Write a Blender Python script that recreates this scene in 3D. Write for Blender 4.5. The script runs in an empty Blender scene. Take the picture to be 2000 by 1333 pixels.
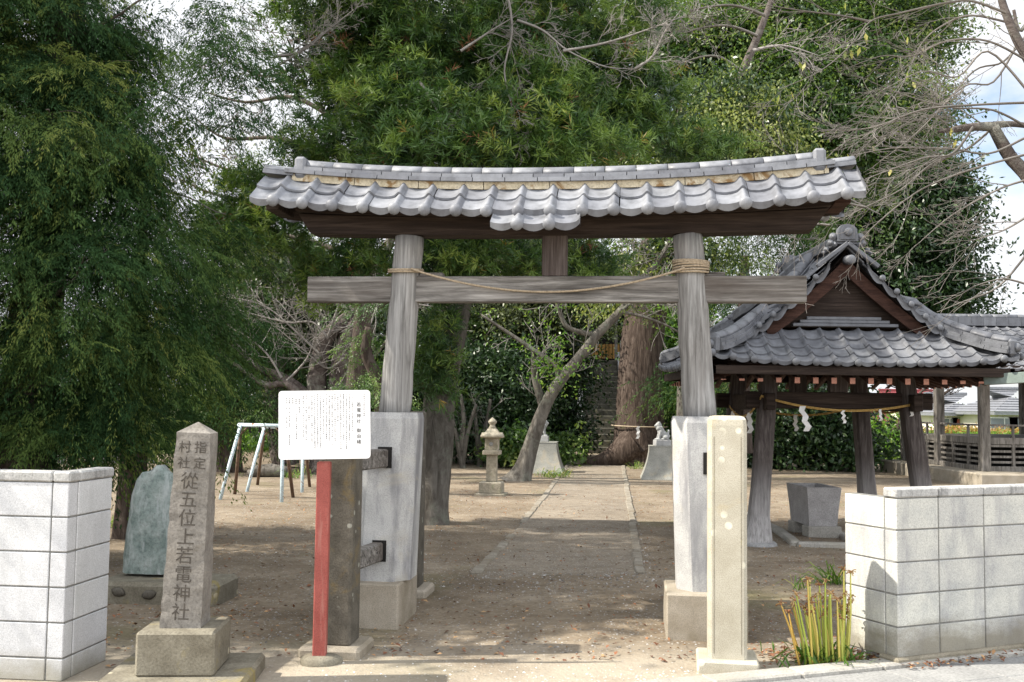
import bpy, bmesh, math, random
import numpy as np
from mathutils import Vector, Matrix
sc = bpy.context.scene; random.seed(1)
# ------------------------------------------------------------------ camera
F = 2000.0                                   # focal length in photo pixels (photo is 2000 px wide)
PITCH, ROLL, EYE = math.radians(3.66), math.radians(0.73), 1.6
cam = bpy.data.objects.new("camera", bpy.data.cameras.new("camera"))
sc.collection.objects.link(cam)
cam.data.sensor_width = 36.0; cam.data.lens = 36.0 * F / 2000.0
cam.data.clip_start = 0.05; cam.data.clip_end = 3000
RM = Matrix.Rotation(math.radians(90) + PITCH, 3, 'X') @ Matrix.Rotation(ROLL, 3, 'Z')
cam.matrix_world = Matrix.Translation((0, 0, EYE)) @ RM.to_4x4()
sc.camera = cam
# ------------------------------------------------------------------ light
SUN_EL = math.radians(46.0)
SUN_V = Vector((-1.0, -0.12, 0.0)).normalized() * math.cos(SUN_EL) + Vector((0, 0, math.sin(SUN_EL)))
sun = bpy.data.objects.new("sun", bpy.data.lights.new("sun", 'SUN'))
sc.collection.objects.link(sun)
sun.data.energy = 4.7; sun.data.angle = math.radians(0.55); sun.data.color = (1.0, 0.93, 0.82)
sun.rotation_euler = SUN_V.to_track_quat('Z', 'Y').to_euler()
wd = bpy.data.worlds.new("World"); sc.world = wd; wd.use_nodes = True
nt = wd.node_tree; N = nt.nodes; L = nt.links
for n in list(N): N.remove(n)
wo = N.new('ShaderNodeOutputWorld'); bg = N.new('ShaderNodeBackground'); bg.inputs[1].default_value = 0.12
sk = N.new('ShaderNodeTexSky'); sk.sky_type = 'NISHITA'; sk.sun_disc = False
sk.sun_elevation = SUN_EL; sk.sun_rotation = math.atan2(SUN_V.x, SUN_V.y); sk.air_density = 1.0; sk.dust_density = 1.6
tc = N.new('ShaderNodeTexCoord')
mp = N.new('ShaderNodeMapping'); mp.inputs['Scale'].default_value = (1.6, 1.6, 3.2); mp.inputs['Location'].default_value = (0.3, 0.1, 0.45)
cl = N.new('ShaderNodeTexNoise'); cl.inputs['Scale'].default_value = 2.1; cl.inputs['Detail'].default_value = 9; cl.inputs['Roughness'].default_value = 0.58
cr = N.new('ShaderNodeValToRGB'); cr.color_ramp.elements[0].position = 0.31; cr.color_ramp.elements[1].position = 0.47
cm = N.new('ShaderNodeMixRGB')
dp = N.new('ShaderNodeVectorMath'); dp.operation = 'DOT_PRODUCT'; dp.inputs[1].default_value = (0.15, -0.93, 0.33)   # clouds brightened behind the camera, added to light the front faces
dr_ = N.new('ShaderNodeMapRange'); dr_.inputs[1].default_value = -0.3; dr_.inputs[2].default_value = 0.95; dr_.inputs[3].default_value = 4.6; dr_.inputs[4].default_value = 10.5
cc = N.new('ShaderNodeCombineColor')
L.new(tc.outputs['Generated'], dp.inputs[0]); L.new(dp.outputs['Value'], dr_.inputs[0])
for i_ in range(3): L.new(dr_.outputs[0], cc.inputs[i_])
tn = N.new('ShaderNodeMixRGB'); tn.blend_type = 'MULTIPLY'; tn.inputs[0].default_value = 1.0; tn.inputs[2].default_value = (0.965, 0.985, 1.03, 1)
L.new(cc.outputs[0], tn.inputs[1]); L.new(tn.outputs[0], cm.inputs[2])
L.new(tc.outputs['Generated'], mp.inputs[0]); L.new(mp.outputs[0], cl.inputs['Vector'])
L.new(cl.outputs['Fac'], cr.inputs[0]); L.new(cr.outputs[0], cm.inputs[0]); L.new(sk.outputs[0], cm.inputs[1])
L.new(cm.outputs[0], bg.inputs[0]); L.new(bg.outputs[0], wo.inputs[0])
vs = sc.view_settings
sc.display_settings.display_device = 'sRGB'
vs.view_transform = 'Standard'; vs.look = 'None'; vs.gamma = 1.0; vs.use_curve_mapping = False
vs.exposure = 1.05
cy = sc.cycles
cy.max_bounces = 7; cy.diffuse_bounces = 4; cy.glossy_bounces = 2; cy.transmission_bounces = 4; cy.transparent_max_bounces = 4
cy.caustics_reflective = False; cy.caustics_refractive = False

# ------------------------------------------------------------------ helpers
def ray(px, py):
    return RM @ Vector(((px - 1000) / F, -(py - 666.5) / F, -1.0))
def P(px, py, z):
    """world point seen at photo pixel (px,py) at distance z along +Y"""
    d = ray(px, py); t = z / d.y
    return Vector((d.x * t, z, EYE + d.z * t))
def G(px, py, h=0.0):
    d = ray(px, py); t = (h - EYE) / d.z
    return Vector((d.x * t, d.y * t, h))
def tag(o, label=None, cat=None, group=None, kind=None):
    if label: o["label"] = label
    if cat: o["category"] = cat
    if group: o["group"] = group
    if kind: o["kind"] = kind
    return o
def thing(name, loc, label, cat, group=None, rz=0.0):
    o = bpy.data.objects.new(name, None); sc.collection.objects.link(o)
    o.location = loc; o.rotation_euler = (0, 0, rz); o.empty_display_size = 0.2
    return tag(o, label, cat, group)
def link(name, me, mat, parent=None):
    o = bpy.data.objects.new(name, me); sc.collection.objects.link(o)
    if mat: me.materials.append(mat)
    if parent: o.parent = parent
    return o
def copy_tree(o, parent=None):
    c = o.copy(); sc.collection.objects.link(c)
    if parent: c.parent = parent
    for ch in list(o.children): copy_tree(ch, c)
    return c

class MB:
    """collects geometry for ONE mesh"""
    def __init__(s): s.v = []; s.f = []; s.t = []; s.sm = []
    def add(s, vs, fs, tint=0.5, smooth=False):
        b = len(s.v); s.v += [tuple(v) for v in vs]
        s.f += [tuple(b + i for i in f) for f in fs]
        s.t += [tint] * len(fs); s.sm += [smooth] * len(fs)
    def box(s, lo, hi, M=None, tint=0.5, bev=0.0, taper=None):
        """axis box; bev>0 chamfers all 12 edges"""
        (x0, y0, z0), (x1, y1, z1) = lo, hi
        if bev <= 0:
            vs = [(x0,y0,z0),(x1,y0,z0),(x1,y1,z0),(x0,y1,z0),(x0,y0,z1),(x1,y0,z1),(x1,y1,z1),(x0,y1,z1)]
            fs = [(3,2,1,0),(4,5,6,7),(0,1,5,4),(1,2,6,5),(2,3,7,6),(3,0,4,7)]
        else:
            b = bev; vs = []; idx = {}
            for ix, x in enumerate((x0, x1)):
                for iy, y in enumerate((y0, y1)):
                    for iz, z in enumerate((z0, z1)):
                        sx, sy, sz = (1 - 2*ix), (1 - 2*iy), (1 - 2*iz)
                        for ax in range(3):
                            idx[ix,iy,iz,ax] = len(vs)
                            vs.append((x + (b*sx if ax != 0 else 0), y + (b*sy if ax != 1 else 0), z + (b*sz if ax != 2 else 0)))
            fs = []
            for a in range(3):                      # main faces
                o1, o2 = (a+1) % 3, (a+2) % 3
                for e in (0, 1):
                    q = []
                    for (i, j) in ((0,0),(1,0),(1,1),(0,1)):
                        k = [0,0,0]; k[a] = e; k[o1] = i; k[o2] = j
                        q.append(idx[k[0],k[1],k[2],a])
                    fs.append(tuple(q if e else q[::-1]))
            for a in range(3):                      # edges along axis a
                o1, o2 = (a+1) % 3, (a+2) % 3
                for i in (0, 1):
                    for j in (0, 1):
                        k0 = [0,0,0]; k0[o1] = i; k0[o2] = j; k1 = list(k0); k1[a] = 1
                        q = [idx[k0[0],k0[1],k0[2],o1], idx[k1[0],k1[1],k1[2],o1], idx[k1[0],k1[1],k1[2],o2], idx[k0[0],k0[1],k0[2],o2]]
                        fs.append(tuple(q if (i ^ j) else q[::-1]))
            for ix in (0,1):
                for iy in (0,1):
                    for iz in (0,1):
                        q = (idx[ix,iy,iz,0], idx[ix,iy,iz,1], idx[ix,iy,iz,2])
                        fs.append(q if (ix+iy+iz) % 2 else q[::-1])
        vs = [Vector(v) for v in vs]
        if taper:
            cx, cy_ = (x0+x1)/2, (y0+y1)/2
            for v in vs:
                k = 1 + (taper - 1) * (v.z - z0) / (z1 - z0)
                v.x = cx + (v.x - cx) * k; v.y = cy_ + (v.y - cy_) * k
        if M is not None: vs = [M @ v for v in vs]
        s.add(vs, fs, tint)
    def beam(s, a, b, w, h, tint=0.5, bev=0.0, up=(0,0,1)):
        """rectangular bar from a to b; w across, h along 'up'"""
        a, b = Vector(a), Vector(b); d = (b - a); l = d.length; d.normalize()
        u = Vector(up); x = d.cross(u)
        if x.length < 1e-5: x = d.cross(Vector((0,1,0)))
        x.normalize(); u = x.cross(d).normalized()
        M = Matrix.Translation(a) @ Matrix((x, d, u)).transposed().to_4x4()
        s.box((-w/2, 0, -h/2), (w/2, l, h/2), M, tint, bev)
    def tube(s, pts, rad, n=8, tint=0.5, caps=True, smooth=True, jit=0.0, rng=None):
        pts = [Vector(p) for p in pts]
        if not hasattr(rad, '__len__'): rad = [rad] * len(pts)
        vs = []; ref = None
        for i, p in enumerate(pts):
            d = (pts[min(i+1, len(pts)-1)] - pts[max(i-1, 0)])
            if d.length < 1e-9: d = Vector((0,0,1))
            d.normalize()
            if ref is None:
                ref = d.orthogonal().normalized()
            ref = (ref - d * ref.dot(d))
            if ref.length < 1e-6: ref = d.orthogonal()
            ref.normalize(); y = d.cross(ref)
            for k in range(n):
                a = 2*math.pi*k/n; r = rad[i]
                if jit: r *= 1 + (rng.random() - .5) * jit
                vs.append(p + ref*(math.cos(a)*r) + y*(math.sin(a)*r))
        fs = []
        for i in range(len(pts)-1):
            for k in range(n):
                k2 = (k+1) % n
                fs.append((i*n+k, i*n+k2, (i+1)*n+k2, (i+1)*n+k))
        if caps:
            fs.append(tuple(range(n-1, -1, -1))); m = (len(pts)-1)*n; fs.append(tuple(m+k for k in range(n)))
        s.add(vs, fs, tint, smooth)
    def lathe(s, prof, c=(0,0,0), n=16, tint=0.5, smooth=True, sides_rot=0.0):
        vs = []; c = Vector(c)
        for r, z in prof:
            for k in range(n):
                a = 2*math.pi*k/n + sides_rot
                vs.append(c + Vector((r*math.cos(a), r*math.sin(a), z)))
        fs = []
        for i in range(len(prof)-1):
            for k in range(n):
                k2 = (k+1) % n
                fs.append((i*n+k, i*n+k2, (i+1)*n+k2, (i+1)*n+k))
        fs.append(tuple(range(n-1, -1, -1))); m = (len(prof)-1)*n; fs.append(tuple(m+k for k in range(n)))
        s.add(vs, fs, tint, smooth)
    def sphere(s, c, r, n=10, m=6, tint=0.5, M=None):
        c = Vector(c); r = Vector(r) if hasattr(r, '__len__') else Vector((r, r, r))
        vs = []
        for i in range(m+1):
            th = math.pi*i/m
            for k in range(n):
                a = 2*math.pi*k/n
                v = Vector((r.x*math.sin(th)*math.cos(a), r.y*math.sin(th)*math.sin(a), r.z*math.cos(th)))
                if M is not None: v = M @ v
                vs.append(c + v)
        fs = []
        for i in range(m):
            for k in range(n):
                k2 = (k+1) % n
                fs.append((i*n+k, (i+1)*n+k, (i+1)*n+k2, i*n+k2))
        s.add(vs, fs, tint, True)
    def prism(s, poly, a, b, M=None, tint=0.5):
        """poly = list of (x,z); extruded from y=a to y=b"""
        n = len(poly); vs = [Vector((x, a, z)) for x, z in poly] + [Vector((x, b, z)) for x, z in poly]
        if M is not None: vs = [M @ v for v in vs]
        fs = [tuple(range(n)), tuple(range(2*n-1, n-1, -1))]
        for i in range(n):
            j = (i+1) % n
            fs.append((j, i, n+i, n+j))
        s.add(vs, fs, tint)
    def loft(s, rings, tint=0.5, caps=True, smooth=False):
        n = len(rings[0]); vs = [v for r in rings for v in r]; fs = []
        for i in range(len(rings)-1):
            for k in range(n):
                k2 = (k+1) % n
                fs.append((i*n+k, i*n+k2, (i+1)*n+k2, (i+1)*n+k))
        if caps:
            fs.append(tuple(range(n-1, -1, -1))); m = (len(rings)-1)*n; fs.append(tuple(m+k for k in range(n)))
        s.add(vs, fs, tint, smooth)
    def build(s, name, mat, parent=None, label=None, fix=True):
        me = bpy.data.meshes.new(name); me.from_pydata(s.v, [], s.f)
        at = me.attributes.new('tint', 'FLOAT', 'FACE'); at.data.foreach_set('value', s.t)
        me.polygons.foreach_set('use_smooth', s.sm)
        if fix:
            bm = bmesh.new(); bm.from_mesh(me); bmesh.ops.recalc_face_normals(bm, faces=bm.faces); bm.to_mesh(me); bm.free()
        me.update()
        o = link(name, me, mat, parent)
        if label: o["label"] = label
        return o

def build_quads(name, V, tint, mat, parent=None):
    """V (n,k,3) separate k-gons"""
    n, k = V.shape[:2]
    me = bpy.data.meshes.new(name)
    me.vertices.add(n*k); me.vertices.foreach_set('co', V.astype(np.float32).ravel())
    me.loops.add(n*k); me.loops.foreach_set('vertex_index', np.arange(n*k, dtype=np.int32))
    me.polygons.add(n); me.polygons.foreach_set('loop_start', np.arange(0, n*k, k, dtype=np.int32))
    me.polygons.foreach_set('loop_total', np.full(n, k, dtype=np.int32))
    at = me.attributes.new('tint', 'FLOAT', 'FACE'); at.data.foreach_set('value', tint.astype(np.float32))
    me.update(calc_edges=True)
    return link(name, me, mat, parent)

# ------------------------------------------------------------------ materials
def new_mat(name):
    m = bpy.data.materials.new(name); m.use_nodes = True
    t = m.node_tree
    for n in list(t.nodes): t.nodes.remove(n)
    out = t.nodes.new('ShaderNodeOutputMaterial'); b = t.nodes.new('ShaderNodeBsdfPrincipled')
    t.links.new(b.outputs[0], out.inputs[0])
    return m, t, b, out
def ramp(t, fac, stops):
    r = t.nodes.new('ShaderNodeValToRGB'); e = r.color_ramp.elements
    e[0].position, e[0].color = stops[0][0], (*stops[0][1], 1)
    e[1].position, e[1].color = stops[-1][0], (*stops[-1][1], 1)
    for p, c in stops[1:-1]:
        x = e.new(p); x.color = (*c, 1)
    t.links.new(fac, r.inputs[0]); return r.outputs[0]
def noise(t, vec, scale, detail=4, rough=0.55, dist=0.0):
    n = t.nodes.new('ShaderNodeTexNoise'); n.inputs['Scale'].default_value = scale; n.inputs['Detail'].default_value = detail
    n.inputs['Roughness'].default_value = rough; n.inputs['Distortion'].default_value = dist
    t.links.new(vec, n.inputs['Vector']); return n.outputs['Fac']
def voro(t, vec, scale, feature='F1', out='Distance'):
    n = t.nodes.new('ShaderNodeTexVoronoi'); n.feature = feature; n.inputs['Scale'].default_value = scale
    t.links.new(vec, n.inputs['Vector']); return n.outputs[out]
def mapping(t, vec, scale, loc=(0,0,0)):
    n = t.nodes.new('ShaderNodeMapping'); n.inputs['Scale'].default_value = scale; n.inputs['Location'].default_value = loc
    t.links.new(vec, n.inputs[0]); return n.outputs[0]
def objco(t): return t.nodes.new('ShaderNodeTexCoord').outputs['Object']
def posco(t): return t.nodes.new('ShaderNodeNewGeometry').outputs['Position']
def mix(t, fac, a, b, mode='MIX'):
    n = t.nodes.new('ShaderNodeMixRGB'); n.blend_type = mode
    for i, x in ((0, fac), (1, a), (2, b)):
        if isinstance(x, (int, float)): n.inputs[i].default_value = x if i == 0 else (x, x, x, 1)
        elif isinstance(x, tuple): n.inputs[i].default_value = (*x, 1)
        else: t.links.new(x, n.inputs[i])
    return n.outputs[0]
def math_(t, op, a, b=None, clamp=False):
    n = t.nodes.new('ShaderNodeMath'); n.operation = op; n.use_clamp = clamp
    for i, x in enumerate((a, b)):
        if x is None: continue
        if isinstance(x, (int, float)): n.inputs[i].default_value = x
        else: t.links.new(x, n.inputs[i])
    return n.outputs[0]
def mrange(t, v, a, b, c=0.0, d=1.0):
    n = t.nodes.new('ShaderNodeMapRange'); t.links.new(v, n.inputs[0])
    for i, x in enumerate((a, b, c, d)): n.inputs[i+1].default_value = x
    return n.outputs[0]
def attr(t, name='tint'):
    n = t.nodes.new('ShaderNodeAttribute'); n.attribute_name = name; return n.outputs['Fac']
def bump(t, b, h, strength=0.4, dist=0.01):
    n = t.nodes.new('ShaderNodeBump'); n.inputs['Strength'].default_value = strength; n.inputs['Distance'].default_value = dist
    t.links.new(h, n.inputs['Height']); t.links.new(n.outputs[0], b.inputs['Normal'])
def sepz(t, vec, i=2):
    n = t.nodes.new('ShaderNodeSeparateXYZ'); t.links.new(vec, n.inputs[0]); return n.outputs[i]

def mat_stone(name, c0, c1, c2=None, scale=6.0, fine=90.0, rough=0.9, bstr=0.5, spots=None, streak=None, tintamt=0.0, stain=None, lich=None):
    """mottled stone / concrete: two-tone noise, fine grain, optional streaks, lichen spots and stain"""
    m, t, b, out = new_mat(name); co = objco(t)
    a = noise(t, co, scale, 6, 0.6)
    col = ramp(t, a, [(0.32, c0), (0.68, c1)] if c2 is None else [(0.28, c0), (0.5, c1), (0.74, c2)])
    g = noise(t, co, fine, 3, 0.7)
    col = mix(t, 0.55, col, ramp(t, g, [(0.30, (0.35,0.35,0.35)), (0.55, (1,1,1)), (0.78, (1.25,1.25,1.25))]), 'MULTIPLY')
    if streak:
        sc_, c, lo, hi = streak
        s = noise(t, mapping(t, co, sc_), 1.0, 6, 0.62)
        col = mix(t, ramp(t, s, [(lo, (0,0,0)), (hi, (1,1,1))]), col, c)
    if stain:
        sc_, c, lo, hi = stain
        s = noise(t, co, sc_, 5, 0.6, 0.6)
        col = mix(t, ramp(t, s, [(lo, (0,0,0)), (hi, (1,1,1))]), col, c)
    if lich:
        sc_, c, r = lich
        v = voro(t, mapping(t, co, (1,1,1), (3.1, 1.7, 0.4)), sc_)
        pick = noise(t, mapping(t, co, (1,1,1), (7,3,2)), 2.2, 2)
        f = math_(t, 'MULTIPLY', ramp(t, v, [(r*0.75, (1,1,1)), (r, (0,0,0))]), ramp(t, pick, [(0.46, (0,0,0)), (0.50, (1,1,1))]))
        col = mix(t, math_(t, 'MULTIPLY', f, 0.8), col, c)
    if tintamt:
        col = mix(t, 1.0, col, ramp(t, attr(t), [(0.0, (1-tintamt, 1-tintamt, 1-tintamt*0.8)), (1.0, (1+tintamt*0.6, 1+tintamt*0.6, 1+tintamt*0.5))]), 'MULTIPLY')
    t.links.new(col, b.inputs['Base Color']); b.inputs['Roughness'].default_value = rough
    b.inputs['Specular IOR Level'].default_value = 0.25
    bump(t, b, math_(t, 'ADD', math_(t, 'MULTIPLY', g, 0.5), a), bstr, 0.008)
    return m
def mat_wood(name, dark, mid, light, grain=(40, 40, 2.0), rough=0.85, bstr=0.6, patch=None, crack=None):
    m, t, b, out = new_mat(name); co = objco(t)
    g = noise(t, mapping(t, co, grain), 1.0, 8, 0.68, 0.4)
    g2 = noise(t, mapping(t, co, tuple(x*0.22 for x in grain)), 1.0, 4, 0.6, 1.2)
    col = ramp(t, g, [(0.30, dark), (0.48, mid), (0.70, light)])
    col = mix(t, 0.7, col, ramp(t, g2, [(0.30, (0.55,0.52,0.5)), (0.62, (1.15,1.15,1.15))]), 'MULTIPLY')
    if patch:
        c, lo, hi = patch
        p_ = noise(t, mapping(t, co, tuple(max(0.6, x*0.06) for x in grain), (2,5,1)), 1.0, 5, 0.6)
        col = mix(t, ramp(t, p_, [(lo, (0,0,0)), (hi, (0.8,0.8,0.8))]), col, c)
    hgt = g
    if crack:
        q = noise(t, mapping(t, co, tuple(x*crack for x in grain), (5,1,3)), 1.0, 3, 0.5, 0.5)
        ck = ramp(t, q, [(0.485, (0,0,0)), (0.497, (1,1,1)), (0.503, (1,1,1)), (0.515, (0,0,0))])
        gate = ramp(t, noise(t, mapping(t, co, tuple(x*0.09 for x in grain), (9,4,2)), 1.0, 2), [(0.50, (0,0,0)), (0.56, (1,1,1))])
        ck = math_(t, 'MULTIPLY', ck, gate)
        col = mix(t, math_(t, 'MULTIPLY', ck, 0.85), col, tuple(x*0.35 for x in dark)); hgt = math_(t, 'SUBTRACT', g, ck)
    t.links.new(col, b.inputs['Base Color']); b.inputs['Roughness'].default_value = rough
    b.inputs['Specular IOR Level'].default_value = 0.2
    bump(t, b, hgt, bstr, 0.012)
    return m
def mat_leaf(name, stops, rough=0.5, trans=0.35, spec=0.35):
    """leaf colour picked by the tint stored on each leaf"""
    m, t, b, out = new_mat(name)
    col = ramp(t, attr(t), stops)
    t.links.new(col, b.inputs['Base Color']); b.inputs['Roughness'].default_value = rough
    b.inputs['Specular IOR Level'].default_value = spec
    tr = t.nodes.new('ShaderNodeBsdfTranslucent'); t.links.new(mix(t, 1.0, col, (1.5, 1.6, 0.7), 'MULTIPLY'), tr.inputs[0])
    mx = t.nodes.new('ShaderNodeMixShader'); mx.inputs[0].default_value = trans
    t.links.new(b.outputs[0], mx.inputs[1]); t.links.new(tr.outputs[0], mx.inputs[2]); t.links.new(mx.outputs[0], out.inputs[0])
    return m
def mat_tile(name, base=(0.17, 0.175, 0.19)):
    m, t, b, out = new_mat(name); co = objco(t)
    a = noise(t, co, 9.0, 6, 0.65); s = noise(t, mapping(t, co, (14, 14, 3)), 1.0, 4)
    c = Vector(base)
    col = ramp(t, a, [(0.25, tuple(c*0.55)), (0.48, tuple(c)), (0.75, tuple(c*1.3))])
    col = mix(t, 0.6, col, ramp(t, s, [(0.3, (0.75,0.75,0.74)), (0.6, (1.05,1.05,1.05))]), 'MULTIPLY')
    col = mix(t, 1.0, col, ramp(t, attr(t), [(0.0, (0.80,0.80,0.82)), (1.0, (1.18,1.18,1.17))]), 'MULTIPLY')
    t.links.new(col, b.inputs['Base Color']); b.inputs['Metallic'].default_value = 0.12
    t.links.new(mrange(t, a, 0.3, 0.7, 0.48, 0.68), b.inputs['Roughness'])
    bump(t, b, noise(t, co, 70, 3), 0.25, 0.004)
    return m
def mat_plain(name, c, rough=0.6, var=0.12, scale=12, metal=0.0, bstr=0.15, spec=0.3):
    m, t, b, out = new_mat(name); co = objco(t); a = noise(t, co, scale, 5, 0.6)
    c = Vector(c)
    col = ramp(t, a, [(0.3, tuple(c*(1-var))), (0.7, tuple(c*(1+var)))])
    t.links.new(col, b.inputs['Base Color']); b.inputs['Roughness'].default_value = rough; b.inputs['Metallic'].default_value = metal
    b.inputs['Specular IOR Level'].default_value = spec
    bump(t, b, noise(t, co, scale*8, 3), bstr, 0.003)
    return m
M = {}
M['block_grey'] = mat_stone('pale concrete block', (0.50,0.51,0.52), (0.62,0.63,0.64), scale=3.0, fine=160, bstr=0.35, tintamt=0.07, streak=((10,10,1.6), (0.42,0.43,0.43), 0.54, 0.80))
M['block_beige'] = mat_stone('weathered concrete block', (0.36,0.37,0.36), (0.50,0.50,0.46), (0.58,0.58,0.52), scale=3.2, fine=120, bstr=0.4, tintamt=0.16,
                             streak=((6,6,1.3), (0.26,0.26,0.27), 0.47, 0.70))
M['coping_grey'] = mat_stone('coping concrete', (0.30,0.30,0.29), (0.46,0.46,0.45), scale=5, fine=80, bstr=0.6, streak=((16,16,2), (0.15,0.15,0.15), 0.55, 0.75))
M['mortar'] = mat_stone('mortar', (0.16,0.16,0.15), (0.24,0.24,0.23), scale=12)
M['footing'] = mat_stone('dirty footing concrete', (0.17,0.15,0.11), (0.30,0.27,0.21), scale=5, stain=(3.0, (0.33,0.28,0.10), 0.58, 0.70))
M['sleeve'] = mat_stone('limewashed concrete', (0.33,0.33,0.325), (0.49,0.49,0.48), scale=2.6, fine=140, bstr=0.3, streak=((6,6,1.2), (0.20,0.20,0.21), 0.48, 0.64), stain=(2.2, (0.40,0.37,0.30), 0.56, 0.74))
M['block_tan'] = mat_stone('tan base concrete', (0.27,0.235,0.18), (0.37,0.33,0.27), scale=4, fine=140, bstr=0.4, stain=(2.5, (0.20,0.17,0.12), 0.55, 0.75))
M['stone_dark'] = mat_stone('old brown stone', (0.07,0.063,0.05), (0.135,0.122,0.10), scale=7, fine=100, bstr=0.6, stain=(4.0, (0.16,0.115,0.045), 0.62, 0.78), lich=(9.0, (0.30,0.30,0.26), 0.16))
M['stone_pillar'] = mat_stone('carved grey brown stone', (0.15,0.138,0.122), (0.26,0.243,0.217), scale=9, fine=70, bstr=0.9, stain=(3.0, (0.15,0.13,0.10), 0.55, 0.72))
M['stone_plinth'] = mat_stone('mossy plinth stone', (0.13,0.115,0.085), (0.24,0.22,0.17), scale=7, fine=70, bstr=0.8, stain=(4.0, (0.25,0.20,0.07), 0.60, 0.72), lich=(6.0, (0.42,0.38,0.28), 0.16))
M['stone_step'] = mat_stone('shade darkened step stone', (0.05,0.047,0.036), (0.10,0.095,0.075), scale=5, fine=80, bstr=0.6, stain=(3.0, (0.13,0.12,0.07), 0.55, 0.7))  # deep shade over the steps is put into this darker stone colour
M['stone_cream'] = mat_stone('cream stone', (0.35,0.322,0.25), (0.46,0.432,0.355), scale=4, fine=170, bstr=0.4, stain=(2.2, (0.40,0.29,0.11), 0.57, 0.78), lich=(11.0, (0.70,0.67,0.54), 0.30))
M['stone_light'] = mat_stone('lantern stone', (0.24,0.215,0.165), (0.40,0.365,0.29), scale=12, fine=80, bstr=0.8, stain=(6, (0.20,0.20,0.13), 0.56, 0.7))
M['stone_green'] = mat_stone('green schist', (0.12,0.16,0.145), (0.22,0.265,0.245), (0.36,0.39,0.37), scale=8, fine=40, bstr=1.0, streak=((12,12,3), (0.36,0.39,0.38), 0.52, 0.68))
M['stone_grey'] = mat_stone('grey granite', (0.22,0.22,0.22), (0.36,0.36,0.355), scale=9, fine=100, bstr=0.5)
M['statue'] = mat_stone('statue stone', (0.22,0.225,0.225), (0.40,0.41,0.405), scale=14, fine=60, bstr=0.8)
M['pedestal'] = mat_stone('pedestal concrete', (0.20,0.20,0.18), (0.31,0.31,0.28), scale=3, fine=70, bstr=0.4, stain=(2.0, (0.36,0.30,0.20), 0.55, 0.75))
M['basin'] = mat_stone('basin stone', (0.30,0.29,0.285), (0.42,0.405,0.40), scale=6, fine=80, bstr=0.4)
M['wood_grey_v'] = mat_wood('weathered grey pillar', (0.082,0.079,0.075), (0.23,0.227,0.22), (0.40,0.396,0.386), (34,34,1.6), patch=((0.105,0.09,0.08), 0.57, 0.74), crack=0.3)
M['wood_grey_h'] = mat_wood('weathered grey beam', (0.042,0.038,0.034), (0.150,0.142,0.132), (0.36,0.345,0.325), (1.8,30,30), patch=((0.085,0.070,0.060), 0.47, 0.68), crack=0.3)
M['wood_dark_h'] = mat_wood('dark lintel wood', (0.014,0.010,0.008), (0.030,0.021,0.017), (0.065,0.048,0.038), (1.6,30,30))
M['wood_dark_v'] = mat_wood('dark post wood', (0.03,0.024,0.022), (0.075,0.06,0.055), (0.15,0.13,0.12), (34,34,1.6))
M['wood_brown'] = mat_wood('brown timber', (0.022,0.0105,0.0078), (0.045,0.022,0.016), (0.08,0.042,0.03), (5,26,26))
M['wood_red'] = mat_plain('rafter end timber', (0.30,0.14,0.095), 0.8, 0.2, 30)
M['wood_old'] = mat_wood('bleached hall timber', (0.07,0.062,0.055), (0.15,0.14,0.125), (0.27,0.25,0.23), (16,16,3))
M['tile'] = mat_tile('silver roof tile', (0.175,0.182,0.20))
M['tile_dark'] = mat_tile('dark roof tile', (0.125,0.13,0.143))
M['plaster'] = mat_stone('cream ridge plaster', (0.47,0.40,0.27), (0.62,0.55,0.41), scale=14, fine=60, bstr=0.5, stain=(7, (0.25,0.155,0.07), 0.54, 0.62))
M['plaster_white'] = mat_plain('white plaster', (0.62,0.60,0.55), 0.9)
M['rope'] = mat_plain('straw rope', (0.36,0.29,0.205), 0.9, 0.35, 60, bstr=0.8)
M['rope_gold'] = mat_plain('golden straw rope', (0.46,0.30,0.10), 0.9, 0.3, 60, bstr=0.8)
M['paper'] = mat_plain('white paper', (0.80,0.80,0.79), 0.9, 0.04)
M['red_paint'] = mat_stone('faded red paint', (0.26,0.062,0.050), (0.35,0.10,0.082), scale=5, fine=120, rough=0.7, bstr=0.2, streak=((30,30,2.5), (0.36,0.17,0.14), 0.56, 0.76))
M['white_paint'] = mat_plain('white enamel board', (0.86,0.86,0.86), 0.35, 0.02)
M['ink'] = mat_plain('grey print', (0.26,0.26,0.26), 0.8)
M['ink_dark'] = mat_plain('black print', (0.05,0.05,0.05), 0.8)
M['carve'] = mat_plain('dark lettering', (0.075,0.066,0.056), 0.95, 0.3, 30)  # dark grey brown characters, set proud of the stone face
M['blue_paint'] = mat_stone('flaking pale blue paint', (0.42,0.53,0.58), (0.60,0.70,0.74), scale=14, fine=60, bstr=0.3, stain=(9, (0.22,0.12,0.07), 0.60, 0.66))
M['rust'] = mat_plain('rusty pipe', (0.13,0.085,0.06), 0.8, 0.4, 20)
M['metal'] = mat_plain('galvanised rail', (0.40,0.41,0.41), 0.45, 0.2, 20, 0.6)
M['black'] = mat_plain('black parts and hollow shade', (0.012,0.011,0.010), 0.9)  # black parts; also paints the dark of tie holes and underfloor
M['ochre'] = mat_plain('ochre slats', (0.36,0.20,0.055), 0.7, 0.2)
M['kerb'] = mat_stone('kerb concrete', (0.27,0.258,0.23), (0.38,0.365,0.33), scale=3, fine=60, bstr=0.4, stain=(1.5, (0.28,0.26,0.21), 0.5, 0.7))
M['pave'] = mat_stone('grey pavement', (0.20,0.20,0.197), (0.28,0.28,0.272), scale=2, fine=50, bstr=0.3)
M['white_wall'] = mat_plain('house plaster', (0.62,0.58,0.51), 0.9, 0.08, 2)
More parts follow.
